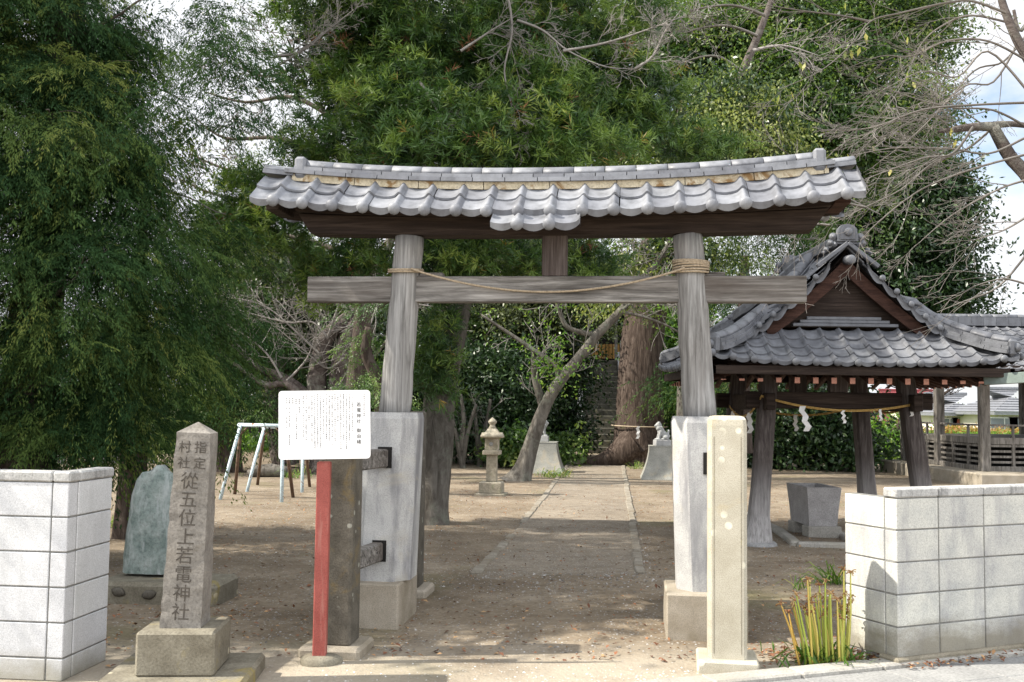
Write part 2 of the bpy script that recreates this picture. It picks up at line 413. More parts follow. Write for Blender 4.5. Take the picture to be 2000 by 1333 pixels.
M['glass'] = mat_plain('window glass', (0.10,0.12,0.14), 0.15, 0.1, 2, spec=0.6)
M['red_roof'] = mat_plain('red sheet roof', (0.20,0.045,0.05), 0.6, 0.1, 3)
M['patina'] = mat_plain('patinated copper flashing', (0.17,0.21,0.19), 0.6, 0.2, 6)
# bark
def mat_bark(name, d, m_, l, sc=(9,9,2.0), lich=None):
    m, t, b, out = new_mat(name); co = objco(t)
    g = noise(t, mapping(t, co, sc), 1.0, 8, 0.7, 0.8)
    col = ramp(t, g, [(0.32, d), (0.5, m_), (0.7, l)])
    if lich:
        q = noise(t, co, 3.0, 6, 0.7)
        col = mix(t, ramp(t, q, [(0.52, (0,0,0)), (0.66, (0.85,0.85,0.85))]), col, lich)
    t.links.new(col, b.inputs['Base Color']); b.inputs['Roughness'].default_value = 0.95; b.inputs['Specular IOR Level'].default_value = 0.15
    bump(t, b, g, 1.0, 0.05)
    return m
M['bark_brown'] = mat_bark('red brown camphor bark', (0.028,0.020,0.016), (0.068,0.050,0.040), (0.15,0.118,0.097), (16,16,2.0))
M['bark_grey'] = mat_bark('grey bark', (0.05,0.044,0.036), (0.11,0.10,0.086), (0.19,0.176,0.155), (8,8,2.5), (0.17,0.18,0.145))
M['bark_cherry'] = mat_bark('cherry bark', (0.045,0.036,0.032), (0.10,0.083,0.075), (0.19,0.165,0.15), (6,6,6), (0.20,0.20,0.17))
M['bark_dark'] = mat_bark('dark bark', (0.03,0.024,0.02), (0.065,0.05,0.042), (0.12,0.10,0.085))
M['twig'] = mat_plain('bare twigs', (0.205,0.190,0.175), 0.9, 0.35, 1.2)
M['twig_dark'] = mat_plain('dark twigs', (0.11,0.09,0.075), 0.9, 0.35, 1.2)
# leaves
M['lf_cypress'] = mat_leaf('cypress sprays', [(0.0,(0.013,0.035,0.014)), (0.36,(0.032,0.073,0.024)), (0.70,(0.09,0.14,0.036)), (0.97,(0.18,0.21,0.055)), (1.0,(0.13,0.065,0.03))], 0.75, 0.2, 0.12)
M['lf_podo'] = mat_leaf('yew pine leaves', [(0.0,(0.017,0.046,0.015)), (0.40,(0.060,0.125,0.029)), (0.78,(0.17,0.25,0.05)), (0.95,(0.26,0.31,0.07)), (1.0,(0.26,0.18,0.04))], 0.45, 0.25, 0.45)
M['lf_camphor'] = mat_leaf('camphor leaves', [(0.0,(0.022,0.058,0.017)), (0.45,(0.066,0.122,0.030)), (0.8,(0.15,0.205,0.052)), (1.0,(0.25,0.29,0.08))], 0.45, 0.35, 0.35)
M['lf_lime'] = mat_leaf('yellow green leaves', [(0.0,(0.05,0.088,0.026)), (0.5,(0.13,0.17,0.052)), (1.0,(0.28,0.30,0.11))], 0.45, 0.35, 0.3)
M['lf_dark'] = mat_leaf('dark glossy leaves', [(0.0,(0.010,0.026,0.010)), (0.6,(0.024,0.055,0.017)), (1.0,(0.065,0.105,0.028))], 0.4, 0.15, 0.45)  # dark evergreen leaves, reused to paint shade inside other crowns
M['lf_bright'] = mat_leaf('bright bush leaves', [(0.0,(0.06,0.14,0.025)), (0.6,(0.12,0.23,0.035)), (1.0,(0.24,0.30,0.07))], 0.45, 0.4, 0.35)
M['lf_olive'] = mat_leaf('dusty olive leaves', [(0.0,(0.032,0.046,0.02)), (0.6,(0.085,0.11,0.048)), (1.0,(0.20,0.22,0.115))], 0.4, 0.3, 0.5)
M['lf_autumn'] = mat_leaf('few autumn leaves', [(0.0,(0.16,0.20,0.05)), (0.6,(0.33,0.30,0.09)), (1.0,(0.38,0.17,0.06))], 0.5, 0.4)
M['lf_red'] = mat_leaf('photinia leaves', [(0.0,(0.10,0.16,0.04)), (0.5,(0.22,0.22,0.06)), (1.0,(0.36,0.14,0.07))], 0.5, 0.35)
M['lf_dry'] = mat_leaf('dry leaves', [(0.0,(0.10,0.045,0.028)), (0.5,(0.24,0.10,0.05)), (1.0,(0.45,0.28,0.14))], 0.7, 0.1)
M['lf_grass'] = mat_leaf('grass blades', [(0.0,(0.05,0.12,0.02)), (0.6,(0.13,0.22,0.04)), (1.0,(0.34,0.33,0.10))], 0.5, 0.35)
M['stalk'] = mat_leaf('yellow green stalks', [(0.0,(0.36,0.43,0.07)), (0.6,(0.60,0.58,0.15)), (1.0,(0.58,0.36,0.09))], 0.5, 0.2)
M['seed'] = mat_leaf('withered heads', [(0.0,(0.26,0.11,0.05)), (0.6,(0.42,0.24,0.10)), (1.0,(0.60,0.50,0.25))], 0.7, 0.2)
# ------------------------------------------------------------------ ground
def sstep(a, b, x):
    t = np.clip((x - a) / (b - a), 0, 1); return t*t*(3-2*t)
def gh(x, y):
    """terrain height"""
    x = np.asarray(x, float); y = np.asarray(y, float)
    d = np.sqrt(((x-3.6)/1.15)**2 + ((y-46.0))**2)
    h = 3.5 * (1 - sstep(4.8, 9.6, d))
    ch_ = 1 - sstep(.95, 1.35, np.abs(x - (3.26 + .07*(y-36.2)))); ch_ = ch_*(1 - sstep(41.0, 41.8, y))
    h = h*(1-ch_) + np.minimum(h, np.clip((y-36.2)/5.2*3.5 - .30, 0, 9))*ch_
    h = h - 2.0 * sstep(38, 60, y) * sstep(9, 16, x)
    h = h + 0.25*sstep(28, 34, y)*(1-sstep(-4, 0, x))*sstep(-14,-8,x)
    w = np.sin(x*1.3+0.7)*np.sin(y*0.9)*0.012 + np.sin(x*3.1)*np.sin(y*2.7+1)*0.006
    return h + w*sstep(5.5, 7.0, y)
def axis(lo, hi, near_lo, near_hi, step):
    a = list(np.arange(near_lo, near_hi + 1e-6, step)); s = step
    x = near_hi
    while x < hi: s *= 1.25; x = min(hi, x + s); a.append(x)
    s = step; x = near_lo; b = []
    while x > lo: s *= 1.25; x = max(lo, x - s); b.append(x)
    return np.array(b[::-1] + a)
xs = axis(-900, 900, -9, 14, 0.22); ys = axis(-60, 1800, 3, 50, 0.25)
X, Y = np.meshgrid(xs, ys); Z = gh(X, Y)
nv = X.size; nx = len(xs); ny = len(ys)
me = bpy.data.meshes.new("ground")
idx = np.arange(nv).reshape(ny, nx)
q = np.stack([idx[:-1,:-1], idx[:-1,1:], idx[1:,1:], idx[1:,:-1]], -1).reshape(-1, 4)
me.vertices.add(nv); me.vertices.foreach_set('co', np.stack([X, Y, Z], -1).astype(np.float32).ravel())
me.loops.add(q.size); me.loops.foreach_set('vertex_index', q.astype(np.int32).ravel())
me.polygons.add(len(q)); me.polygons.foreach_set('loop_start', np.arange(0, q.size, 4, dtype=np.int32)); me.polygons.foreach_set('loop_total', np.full(len(q), 4, dtype=np.int32))
me.polygons.foreach_set('use_smooth', np.ones(len(q), bool)); me.update(calc_edges=True)
m, t, b, out = new_mat('packed earth'); co = posco(t)
def dirt_nodes(t, co, gravel):
    a = noise(t, co, 0.9, 7, 0.62); f = noise(t, co, 26, 5, 0.7); g = noise(t, co, 5.0, 6, 0.65)
    col = ramp(t, a, [(0.30, (0.150,0.118,0.083)), (0.52, (0.215,0.175,0.127)), (0.72, (0.29,0.245,0.185))])
    col = mix(t, 0.6, col, ramp(t, g, [(0.32, (0.62,0.58,0.54)), (0.55, (1.0,1.0,1.0)), (0.75, (1.15,1.15,1.15))]), 'MULTIPLY')
    col = mix(t, 0.75, col, ramp(t, f, [(0.28, (0.5,0.48,0.46)), (0.5, (1,1,1)), (0.75, (1.2,1.2,1.2))]), 'MULTIPLY')
    # small stones: random pale and dark cells
    v = t.nodes.new('ShaderNodeTexVoronoi'); v.inputs['Scale'].default_value = 55; t.links.new(co, v.inputs['Vector'])
    sx = t.nodes.new('ShaderNodeSeparateXYZ'); t.links.new(v.outputs['Color'], sx.inputs[0])
    dens = noise(t, co, 0.7, 4, 0.6)
    thr = mrange(t, dens, 0.35, 0.7, 0.97 - gravel*0.35, 0.80 - gravel*0.65)
    st = math_(t, 'GREATER_THAN', sx.outputs[0], thr)
    st = math_(t, 'MULTIPLY', st, math_(t, 'LESS_THAN', v.outputs['Distance'], 0.42))
    scol = ramp(t, sx.outputs[1], [(0.0, (0.10,0.095,0.09)), (0.45, (0.25,0.245,0.235)), (1.0, (0.52,0.51,0.49))])
    col = mix(t, math_(t, 'MULTIPLY', st, 0.85), col, scol)
    return col, a, f, st, g
col, a, f, st, g2 = dirt_nodes(t, co, 0.12)
# reddish leaf mould patches
lm = noise(t, mapping(t, co, (1,1,1), (4,7,0)), 1.6, 6, 0.7)
col = mix(t, math_(t, 'MULTIPLY', ramp(t, lm, [(0.55, (0,0,0)), (0.75, (1,1,1))]), 0.55), col, (0.13,0.085,0.058))
# moss
ms = noise(t, mapping(t, co, (1,1,1), (11,3,0)), 0.55, 5, 0.6)
col = mix(t, math_(t, 'MULTIPLY', ramp(t, ms, [(0.58, (0,0,0)), (0.72, (1,1,1))]), 0.5), col, (0.12,0.125,0.05))
# pale shell grit by the road
yy = sepz(t, co, 1)
fr = math_(t, 'MULTIPLY', mrange(t, yy, 7.4, 6.5), noise(t, co, 1.3, 4))
col = mix(t, math_(t, 'MULTIPLY', ramp(t, fr, [(0.1, (0,0,0)), (0.6, (1,1,1))]), 0.8), col, (0.37,0.33,0.265))
# grass and field beyond the precinct
gr = noise(t, co, 3.0, 6, 0.7)
gcol = ramp(t, gr, [(0.3, (0.06,0.10,0.025)), (0.55, (0.14,0.19,0.05)), (0.75, (0.27,0.27,0.10))])
edge = mrange(t, math_(t, 'ADD', yy, math_(t, 'MULTIPLY', noise(t, co, 0.4, 3), 4.0)), 32.5, 34.0)
xx = sepz(t, co, 0)
side = math_(t, 'MAXIMUM', mrange(t, xx, -2.0, -3.5), mrange(t, xx, 11.0, 12.5))
col = mix(t, math_(t, 'MULTIPLY', edge, side), col, gcol)
hz_ = sepz(t, co, 2)
col = mix(t, mrange(t, math_(t, 'ADD', hz_, math_(t, 'MULTIPLY', noise(t, co, 1.2, 4), 0.6)), 0.55, 0.9), col, ramp(t, noise(t, co, 2.5, 6, 0.7), [(0.35, (0.035,0.03,0.018)), (0.65, (0.085,0.07,0.042))]))
fld = mrange(t, yy, 62, 70)
col = mix(t, fld, col, ramp(t, noise(t, co, 0.05, 4), [(0.4, (0.22,0.22,0.16)), (0.6, (0.26,0.28,0.14))]))
t.links.new(col, b.inputs['Base Color']); b.inputs['Roughness'].default_value = 0.95; b.inputs['Specular IOR Level'].default_value = 0.15
bump(t, b, math_(t, 'ADD', math_(t, 'ADD', math_(t, 'MULTIPLY', f, 0.6), g2), math_(t, 'MULTIPLY', st, 0.35)), 0.8, 0.03)
tag(link("ground", me, m), kind="structure")
# path (thin sheet of gravelly concrete laid along the approach)
pts = [(G(930,1122), G(1250,1122)), (G(1041,1000), G(1232,1000)), (G(1114,903), G(1216,903))]
def path_at(s):
    i = 0 if s < .5 else 1; k = s*2 - i
    return pts[i][0].lerp(pts[i+1][0], k), pts[i][1].lerp(pts[i+1][1], k)
M['edging'] = mat_stone('worn edging stone', (0.19,0.165,0.125), (0.30,0.275,0.23), scale=6, fine=70, bstr=0.5, stain=(2.0, (0.17,0.14,0.10), 0.5, 0.7))
mb = MB(); n = 40; rows = []
rng = random.Random(3)
for i in range(n+1):
    l, r = path_at(i/n)
    rows.append([l.lerp(r, k/6) + Vector((0, (-0.7*rng.random() if i == 0 else 0), (0.0 if i == 0 else 0.012) + float(gh(l.lerp(r,k/6).x, l.lerp(r,k/6).y)))) for k in range(7)])
vs = [v for r in rows for v in r]
fs = [(i*7+k, i*7+k+1, (i+1)*7+k+1, (i+1)*7+k) for i in range(n) for k in range(6)]
mb.add(vs, fs, 0.5, True)
m, t, b, out = new_mat('gritty path'); co = posco(t)
col, a, f, st, g2 = dirt_nodes(t, co, 0.60)
col = mix(t, 0.25, col, ramp(t, g2, [(0.3, (0.20,0.18,0.15)), (0.7, (0.33,0.305,0.262))]))
t.links.new(col, b.inputs['Base Color']); b.inputs['Roughness'].default_value = 0.95; b.inputs['Specular IOR Level'].default_value = 0.15
bump(t, b, math_(t, 'ADD', f, math_(t, 'MULTIPLY', st, 0.35)), 0.7, 0.02)
tag(mb.build("path", m), kind="structure")
mb = MB()
for side in (0, 1):
    k = 0; s = 0.0
    while s < 1.0:
        s2 = min(1.0, s + 0.024 + 0.02*s + rng.random()*0.01)
        if not (side == 0 and 0.18 < s < 0.42 and rng.random() < 0.75):
            a_, b_ = path_at(s)[side], path_at(s2 - 0.003)[side]
            a_ = a_ + Vector((rng.uniform(-.012,.012), 0, float(gh(a_.x, a_.y)) - 0.010)); b_ = b_ + Vector((rng.uniform(-.012,.012), 0, float(gh(b_.x, b_.y)) - 0.010))
            mb.beam(a_, b_, 0.10 + rng.uniform(-.012,.012), 0.075, rng.random(), 0.012)
        s = s2
tag(mb.build("path_edging", M['edging']), kind="structure")
# road-side kerb and pavement (foreground right)
A0, A1 = G(1380, 1340), G(2100, 1268)
d = (A1 - A0).normalized(); nrm = Vector((d.y, -d.x, 0))
mb = MB(); L_ = 3.2; k = -1.2
while k < L_:
    a_ = A0 + d*k + nrm*0.02; mb.beam(a_, a_ + d*0.595, 0.16, 0.10, rng.random(), 0.012); k += 0.6
tag(mb.build("kerb", M['kerb']), kind="structure")
mb = MB(); k = 0.0
while k < 4.0:
    for r in range(2):
        a_ = A0 + d*k + nrm*(0.11 + 0.17 + r*0.36)
        mb.beam(a_ + Vector((0,0,-0.01)), a_ + d*0.595 + Vector((0,0,-0.01)), 0.355, 0.06, rng.random(), 0.006)
    k += 0.6
tag(mb.build("pavement", M['pave']), kind="structure")

# ------------------------------------------------------------------ block walls
def block_wall(name, corner, dirx, diry, nfront, side, H0, mat, label, cap_side, foot, capmat, first_half):
    """corner = outer corner; front face runs along dirx, return along diry. courses of 0.2 m"""
    Mx = Matrix((Vector((*dirx, 0)), Vector((*diry, 0)), Vector((0,0,1)))).transposed().to_4x4()
    root = thing(name, corner, label, 'wall')
    mbb, mm, mc, mf = MB(), MB(), MB(), MB(); R_ = random.Random(len(label))
    nc = 5; T = 0.10; j = 0.009; z0 = H0
    def course(x0, x1, y0, y1, z, h, tt): mbb.box((x0+j/2, y0-R_.uniform(0,.0025), z+j/2), (x1-j/2, y1, z+h-j/2), Mx, tt, 0.004)
    zs = [(z0 + 0.2*i, 0.2) for i in range(nc)]
    if H0 > 0.06: zs = [(0.0, H0)] + zs
    top = z0 + 0.2*nc
    for z, h in zs:
        x = 0.0
        for i in range(nfront):
            w = first_half if i == 0 else 0.4
            course(x, x + w, 0, T, z, h, R_.random()); x += w
        y = T
        while y < side - 0.02:
            w = min(0.4, side - y)
            mbb.box((0.0, y+j/2, z+j/2), (T, y+w-j/2, z+h-j/2), Mx, R_.random(), 0.004); y += w
    tot = first_half + 0.4*(nfront-1)
    mm.box((0.007, 0.007, 0.0), (tot-0.002, T-0.007, top-0.003), Mx)
    mm.box((0.007, T-0.007, 0.0), (T-0.007, side-0.006, top-0.003), Mx)
    x = 0.0 if not cap_side else 0.0
    i = 0
    while x < tot - 0.01:
        w = first_half if i == 0 else (0.4 if cap_side is False else 0.6)
        w = min(w, tot - x)
        mc.box((x - (0.008 if i == 0 else 0) + 0.002, -0.008, top), (x + w - 0.002, T+0.008, top + 0.062), Mx, R_.random(), 0.010); x += w; i += 1
    if cap_side:
        mc.box((-0.008, T+0.010, top), (T+0.008, side+0.006, top + 0.06), Mx, 0.5, 0.010)
    if foot:
        mf.box((-0.035, -0.035, -0.1), (tot, T+0.03, foot), Mx, 0.5, 0.012)
        mf.build('footing', M['footing'], root)
    mbb.build('blocks', mat, root); mm.build('mortar_core', M['mortar'], root); mc.build('coping', capmat, root)
    return root
cL = G(121, 1333); ang = math.radians(186.5)
dx = Vector((math.cos(ang), math.sin(ang), 0)); dx = Vector((-0.994, 0.11, 0)).normalized()
block_wall('block_wall', cL, (dx.x, dx.y), (-dx.y*-1, -dx.x) if False else (0.11, 0.994), 8, 0.50, 0.13, M['block_grey'],
           'clean pale grey concrete block wall with thin coping at the left edge', True, 0, M['coping_grey'], 0.105)
cR = G(1753, 1308)
aR = math.radians(24)
block_wall('block_wall', cR, (math.cos(aR), math.sin(aR)), (-math.sin(aR), math.cos(aR)), 9, 0.46, 0.055, M['block_beige'],
           'stained beige concrete block wall beside the dead flower stalks', False, 0.075, M['coping_grey'], 0.36)
# damp soiled foot of the right wall is in its material
m = M['block_beige']; t = m.node_tree; b = [n for n in t.nodes if n.type == 'BSDF_PRINCIPLED'][0]
src = b.inputs['Base Color'].links[0].from_socket
zz = sepz(t, posco(t), 2)
dm = math_(t, 'ADD', zz, math_(t, 'MULTIPLY', noise(t, mapping(t, posco(t), (2.2,2.2,5)), 1.0, 5, 0.65), 0.42))
t.links.new(mix(t, mrange(t, dm, 0.47, 0.33, 0, 0.75), src, (0.17,0.15,0.105)), b.inputs['Base Color'])
m = M['block_grey']; t = m.node_tree; b = [n for n in t.nodes if n.type == 'BSDF_PRINCIPLED'][0]
src = b.inputs['Base Color'].links[0].from_socket
dm = math_(t, 'ADD', sepz(t, posco(t), 2), math_(t, 'MULTIPLY', noise(t, posco(t), 4.0, 5, 0.65), 0.25))
t.links.new(mix(t, mrange(t, dm, 0.30, 0.14, 0, 0.75), src, (0.23,0.215,0.16)), b.inputs['Base Color'])

# ------------------------------------------------------------------ roof tiles
SP = [0, .04, .08, .12, .15, .18, .22, .26, .32, .42, .53, .65, .77, .88, .95, 1.0]
def tprof(s, amp):
    x = ((s - .15 + .5) % 1.0) - .5
    return amp*(math.exp(-(x/.115)**2) - .42*(.5 - .5*math.cos(2*math.pi*x)))
def tiles(mb, S, nu, w, rows, Lr, amp=0.03, lift=0.022, lip=0.05, umin=None, umax=None, u0=0.0, discs=None, rng=random.Random(5), rowfirst=0, eave=True, flip=1, dr=0.036):
    """S(u,v)->(point, normal). rows of S-shaped pantiles, v runs down the slope"""
    for j in range(rowfirst, rows):
        last = (j == rows-1) and eave
        va, vb = j*Lr, (j+1)*Lr + (0.0 if j == rows-1 else 0.012)
        for i in range(nu):
            uc = u0 + (i+.5)*w
            if umin and (uc + w*0.5 < umin((va+vb)/2) or uc - w*.5 > umax((va+vb)/2)): continue
            tt = rng.random(); ju = rng.uniform(-.005,.005); jl = rng.uniform(-.004,.005)
            top, bot, low = [], [], []
            for s in SP:
                ss = s if flip > 0 else 1 - s
                def pt(v, l):
                    u = u0 + (i + ss)*w + ju
                    if umin: u = min(max(u, umin(v)), umax(v))
                    p, nn = S(u, v); return p + nn*(tprof(s, amp) + l)
                top.append(pt(va, 0.0)); bot.append(pt(vb, lift + jl))
                u = u0 + (i + ss)*w + ju
                if umin: u = min(max(u, umin(vb)), umax(vb))
                p, nn = S(u, vb)
                th = 0.017 if not last else (lip*(0.75 + 0.25*math.sin(math.pi*min(1, max(0,(s-.3)/.7)))))
                low.append(p + nn*(tprof(s, amp) + lift + jl) - (nn*0.6 + Vector((0,0,0.4)))*th)
            k = len(SP)
            mb.add(top + bot, [(a, a+1, k+a+1, k+a) for a in range(k-1)], tt, True)
            mb.add(bot + low, [(a, a+1, k+a+1, k+a) for a in range(k-1)], tt, True)
            if last:
                mb.add([bot[-1], low[-1], bot[0], low[0], top[0], top[-1]], [(0,1,5),(2,3,4)], tt)
            if last and discs is not None:
                ss = .15 if flip > 0 else .85
                u = u0 + (i + ss)*w + ju
                if umin and not (umin(vb)+.02 < u < umax(vb)-.02): continue
                if umax and u > umax(vb)-.03: continue
                p, nn = S(u, vb); p2, _ = S(u, vb - .05)
                dd = (p - p2).normalized()
                # round eave disc: a shallow dome facing out
                hd = Vector((dd.x, dd.y, dd.z*0.35)).normalized()
                Mx = hd.to_track_quat('Z', 'Y').to_matrix()
                discs.sphere(p + nn*(amp*0.30 + lift) - Vector((0,0,dr*.45)) + hd*dr*0.75, (dr, dr, dr*0.62), 12, 8, tt, Mx)
def ridge_run(mb, path, w, h, seg, up=None, tint=None, rng=random.Random(8), rounded=False, gap=0.003):
    """a course of tiles laid end to end along a polyline path(s) (arc-length param), cut in lengths"""
    tot = path.length; s = 0.0
    while s < tot - 1e-3:
        e = min(tot, s + seg); nst = 3
        rings = []
        for k in range(nst+1):
            ss = s + gap + (e - s - 2*gap)*k/nst
            p, d, u = path(ss); x = d.cross(u).normalized()
            if rounded:
                ring = [p + x*(w/2*math.cos(a)) + u*(h*math.sin(a)) for a in [math.pi*q/8 for q in range(9)]]
            else:
                ring = [p - x*(w/2), p - x*(w/2) + u*h, p + x*(w/2) + u*h, p + x*(w/2)]
                ring = ring[::-1]
            rings.append(ring)
        mb.loft(rings, rng.random(), True, rounded)
        s = e
class Poly:
    def __init__(s, pts, up=(0,0,1)):
        s.p = [Vector(p) for p in pts]; s.up = Vector(up)
        s.l = [0]
        for a, b in zip(s.p, s.p[1:]): s.l.append(s.l[-1] + (b-a).length)
        s.length = s.l[-1]
    def __call__(s, t):
        i = 0
        while i < len(s.p)-2 and s.l[i+1] < t: i += 1
        k = (t - s.l[i]) / max(1e-9, s.l[i+1]-s.l[i]); p = s.p[i].lerp(s.p[i+1], k)
        # smoothed direction
        a = s.p[max(0, i-1)] if k < .5 else s.p[i]; b = s.p[i+1] if k < .5 else s.p[min(len(s.p)-1, i+2)]
        d = (b - a).normalized(); u = (s.up - d*s.up.dot(d)).normalized()
        return p, d, u

# ------------------------------------------------------------------ torii gate
T_ = thing('torii_gate', (0.25, 7.65, 0), 'weathered wooden shrine gate with tiled roof and concrete sleeved legs across the approach', 'shrine gate', rz=-math.radians(6.6))
trng = random.Random(21)
for sx in (-1, 1):
    bx = -1.29 if sx < 0 else 1.17
    mb = MB(); mb.box((bx-.28, -.33, -0.1), (bx+.28, .33, .315), None, .5, .012); mb.build('base_block', M['block_tan'], T_)
    # octagonal sleeve following the leg's lean
    mb = MB(); rings = []
    for z in (0.315, 0.34, 1.50, 1.545):
        cx = sx*(1.21 - 0.06*(z/1.5)); k = 1.0 + 0.06*(1 - z/1.545)
        r, c = 0.215*k, 0.115*k
        if z in (1.545,): r -= .012; c -= .006
        rings.append([Vector((cx + a*r, b*r, z)) if False else Vector((cx + a, b, z)) for a, b in
                      ((r,-c),(r,c),(c,r),(-c,r),(-r,c),(-r,-c),(-c,-r),(c,-r))])
    mb.loft(rings); slv = mb.build('concrete_sleeve', M['sleeve'], T_)
    for zc in (0.53, 1.21):      # black blocks painting the shade of the holes where the ties pass
        mb = MB()
        cx = sx*(1.21 - 0.06*(zc/1.5))
        mb.box((cx-(.046 if sx < 0 else .012), -.2285, zc-.072), (cx+.058, .2285, zc+.082))
        mb.build('mortise', M['black'], slv)
    # leg
    mb = MB(); pp, rr = [], []
    for i in range(13):
        z = 1.52 + (2.885-1.52)*i/12
        x = sx*(1.14 - (1.14-1.05)*(z-1.54)/1.35)
        pp.append((x + math.sin(i*1.9+sx)*.003, 0, z)); rr.append(.121 - .012*i/12 + math.sin(i*1.3)*.001)
    mb.tube(pp, rr, 20, jit=0.02, rng=trng); mb.build('pillar', M['wood_grey_v'], T_)
    # bracing posts before and behind, their feet, and the ties
    for sy in ((-1, 1) if sx < 0 else (1,)):
        y0 = sy*1.06; xx = bx + (0.045 if sx < 0 else 0.02)
        mb = MB(); mb.box((xx-.118, y0-.118, .06), (xx+.118, y0+.118, 1.55), None, .5, .016)
        mb.build('brace_post', M['stone_dark'] if sx < 0 else M['stone_light'], T_, 'dark lichen-spotted stone brace post' if sx < 0 else 'pale stone brace post')
        mb = MB(); mb.box((xx-.20, y0-.20, -.08), (xx+.20, y0+.20, .068), None, .5, .02); mb.build('brace_foot', M['block_tan'], T_)
    for zc in (0.53, 1.21):
        cx = sx*(1.21 - 0.06*(zc/1.5))
        for sy in (-1, 1):
            if sx > 0 and sy < 0: continue
            mb = MB(); mb.beam((bx, sy*0.95, zc), (cx, sy*0.16, zc), .085, .135, .5, .012)
            mb.build('cross_tie', M['wood_grey_h'], T_)
    mb = MB(); xw = sx*1.06 + (0.19 if sx < 0 else 0.17)
    mb.box((xw-.09, -.045, 2.5755), (xw+.09, .045, 2.605), None, .5, .004); mb.build('wedge', M['wood_grey_h'], T_)
mb = MB(); mb.box((-1.83, -.055, 2.38), (1.90, .055, 2.575), None, .5, .006); mb.build('tie_beam', M['wood_grey_h'], T_)
mb = MB(); mb.box((-.03, -.05, 2.5765), (.16, .05, 2.885), None, .5, .006); mb.build('centre_strut', M['wood_dark_v'], T_)
def sweep(x): return 0.115*(abs(x-0.03)/2.2)**2.3
def swept_beam(x0b, x0t, x1b, x1t, y, z0, z1, k=1.0, n=16):
    rings = []
    for i in range(n+1):
        f_ = i/n; xb = x0b + (x1b-x0b)*f_; xt = x0t + (x1t-x0t)*f_
        zb, zt = z0 + sweep(xb)*k*0.6, z1 + sweep(xt)*k
        rings.append([Vector((xb,-y,zb)), Vector((xb,y,zb)), Vector((xt,y,zt)), Vector((xt,-y,zt))])
    m_ = MB(); m_.loft(rings); return m_
swept_beam(-1.80, -1.90, 1.94, 2.05, .10, 2.88, 3.01, .5).build('lower_lintel', M['wood_dark_h'], T_)
swept_beam(-1.90, -2.02, 2.06, 2.17, .145, 3.012, 3.125).build('upper_lintel', M['wood_dark_h'], T_)
# roof boards + tiles
sl = math.radians(37); rl = 0.40
roof = MB(); discs = roof
def torii_S(sy):
    def S(u, v):
        p = Vector((u, sy*(0.055 + v*math.cos(sl)), 3.246 - v*math.sin(sl) + sweep(u)))
        e = 1e-3; dz = (sweep(u+e) - sweep(u-e))/(2*e)
        nn = Vector((-dz*math.cos(sl), sy*math.sin(sl), math.cos(sl))).normalized()
        return p, nn
    return S
w_ = 4.44/19.45
for sy in (-1, 1):
    tiles(roof, torii_S(sy), 20, w_, 2, 0.20, 0.032, 0.018, 0.055, umin=lambda v: -9, umax=lambda v: 2.25, u0=-2.19, discs=discs, flip=-1, dr=.046)
# the extra little apron of tiles in the middle of the front
def S2(u, v):
    p, nn = torii_S(-1)(u, 0.40 + v); return p - nn*0.012 + Vector((0,0,-0.008)), nn
tiles(roof, S2, 3, w_, 1, 0.17, 0.032, 0.018, 0.055, umin=lambda v: -9, umax=lambda v: -2.19 + 10.8*w_, u0=-2.19 + 8*w_, discs=discs, flip=-1, dr=.046)
tr = roof.build('tile_roof', M['tile'], T_, fix=False)
mb = MB()
for sy in (-1, 1):
    rings = []
    for i in range(17):
        x = -2.13 + 4.33*i/16; S = torii_S(sy)
        a, nn = S(x, 0.0); c, _ = S(x, 0.375)
        rings.append([a - nn*.028, c - nn*.032, c - nn*.055, a - nn*.055])
    mb.loft(rings)
mb.build('roof_board', M['wood_dark_h'], T_)
mb = MB(); mb.box((2.075, -.20, 3.075), (2.185, .20, 3.235), None, .5, .004); mb.build('end_board', M['wood_brown'], T_, 'reddish unweathered end board')
mb = MB(); mb.box((-2.13, -.18, 3.07), (-2.03, .18, 3.21), None, .5, .004); mb.build('end_board', M['wood_dark_h'], T_)
def tpath(x0, x1, z, n=24): return Poly([(x0+(x1-x0)*i/n, 0, z + sweep(x0+(x1-x0)*i/n)) for i in range(n+1)])
mb = MB(); ridge_run(mb, tpath(-1.97, 2.06, 3.225), .17, .058, .50); mb.build('ridge_plaster', M['plaster'], T_)
mb = MB(); R_ = random.Random(4)
ridge_run(mb, tpath(-2.02, 2.10, 3.280), .235, .030, .245, rng=R_); ridge_run(mb, tpath(-1.95, 2.04, 3.311), .205, .028, .232, rng=R_)
ridge_run(mb, tpath(-1.88, 1.97, 3.339), .175, .068, .232, rng=random.Random(77), rounded=True)
for sx, xe, xo in ((-1, -1.90, -2.20), (1, 1.99, 2.25)):      # upright end tile and low outer ridge
    ze = 3.30 + sweep(xe)
    a0, a1 = sorted((xe - sx*.045, xe + sx*.045)); mb.box((a0, -.105, ze-.05), (a1, .105, ze+.115), None, .6, .02)
    mb.sphere((xe + sx*.045, 0, ze-.02), (.03,.05,.05), 10, 6, .5)
    xa = xe + sx*.05
    ridge_run(mb, Poly([(xa + (xo-xa)*i/4, 0, 3.262 + sweep(xa+(xo-xa)*i/4)) for i in range(5)]), .19, .03, .4, rng=R_)
    ridge_run(mb, Poly([(xa + (xo-xa)*i/4, 0, 3.293 + sweep(xa+(xo-xa)*i/4)) for i in range(5)]), .15, .05, .4, rng=R_, rounded=True)
mb.build('ridge_tiles', M['tile'], T_, fix=False)
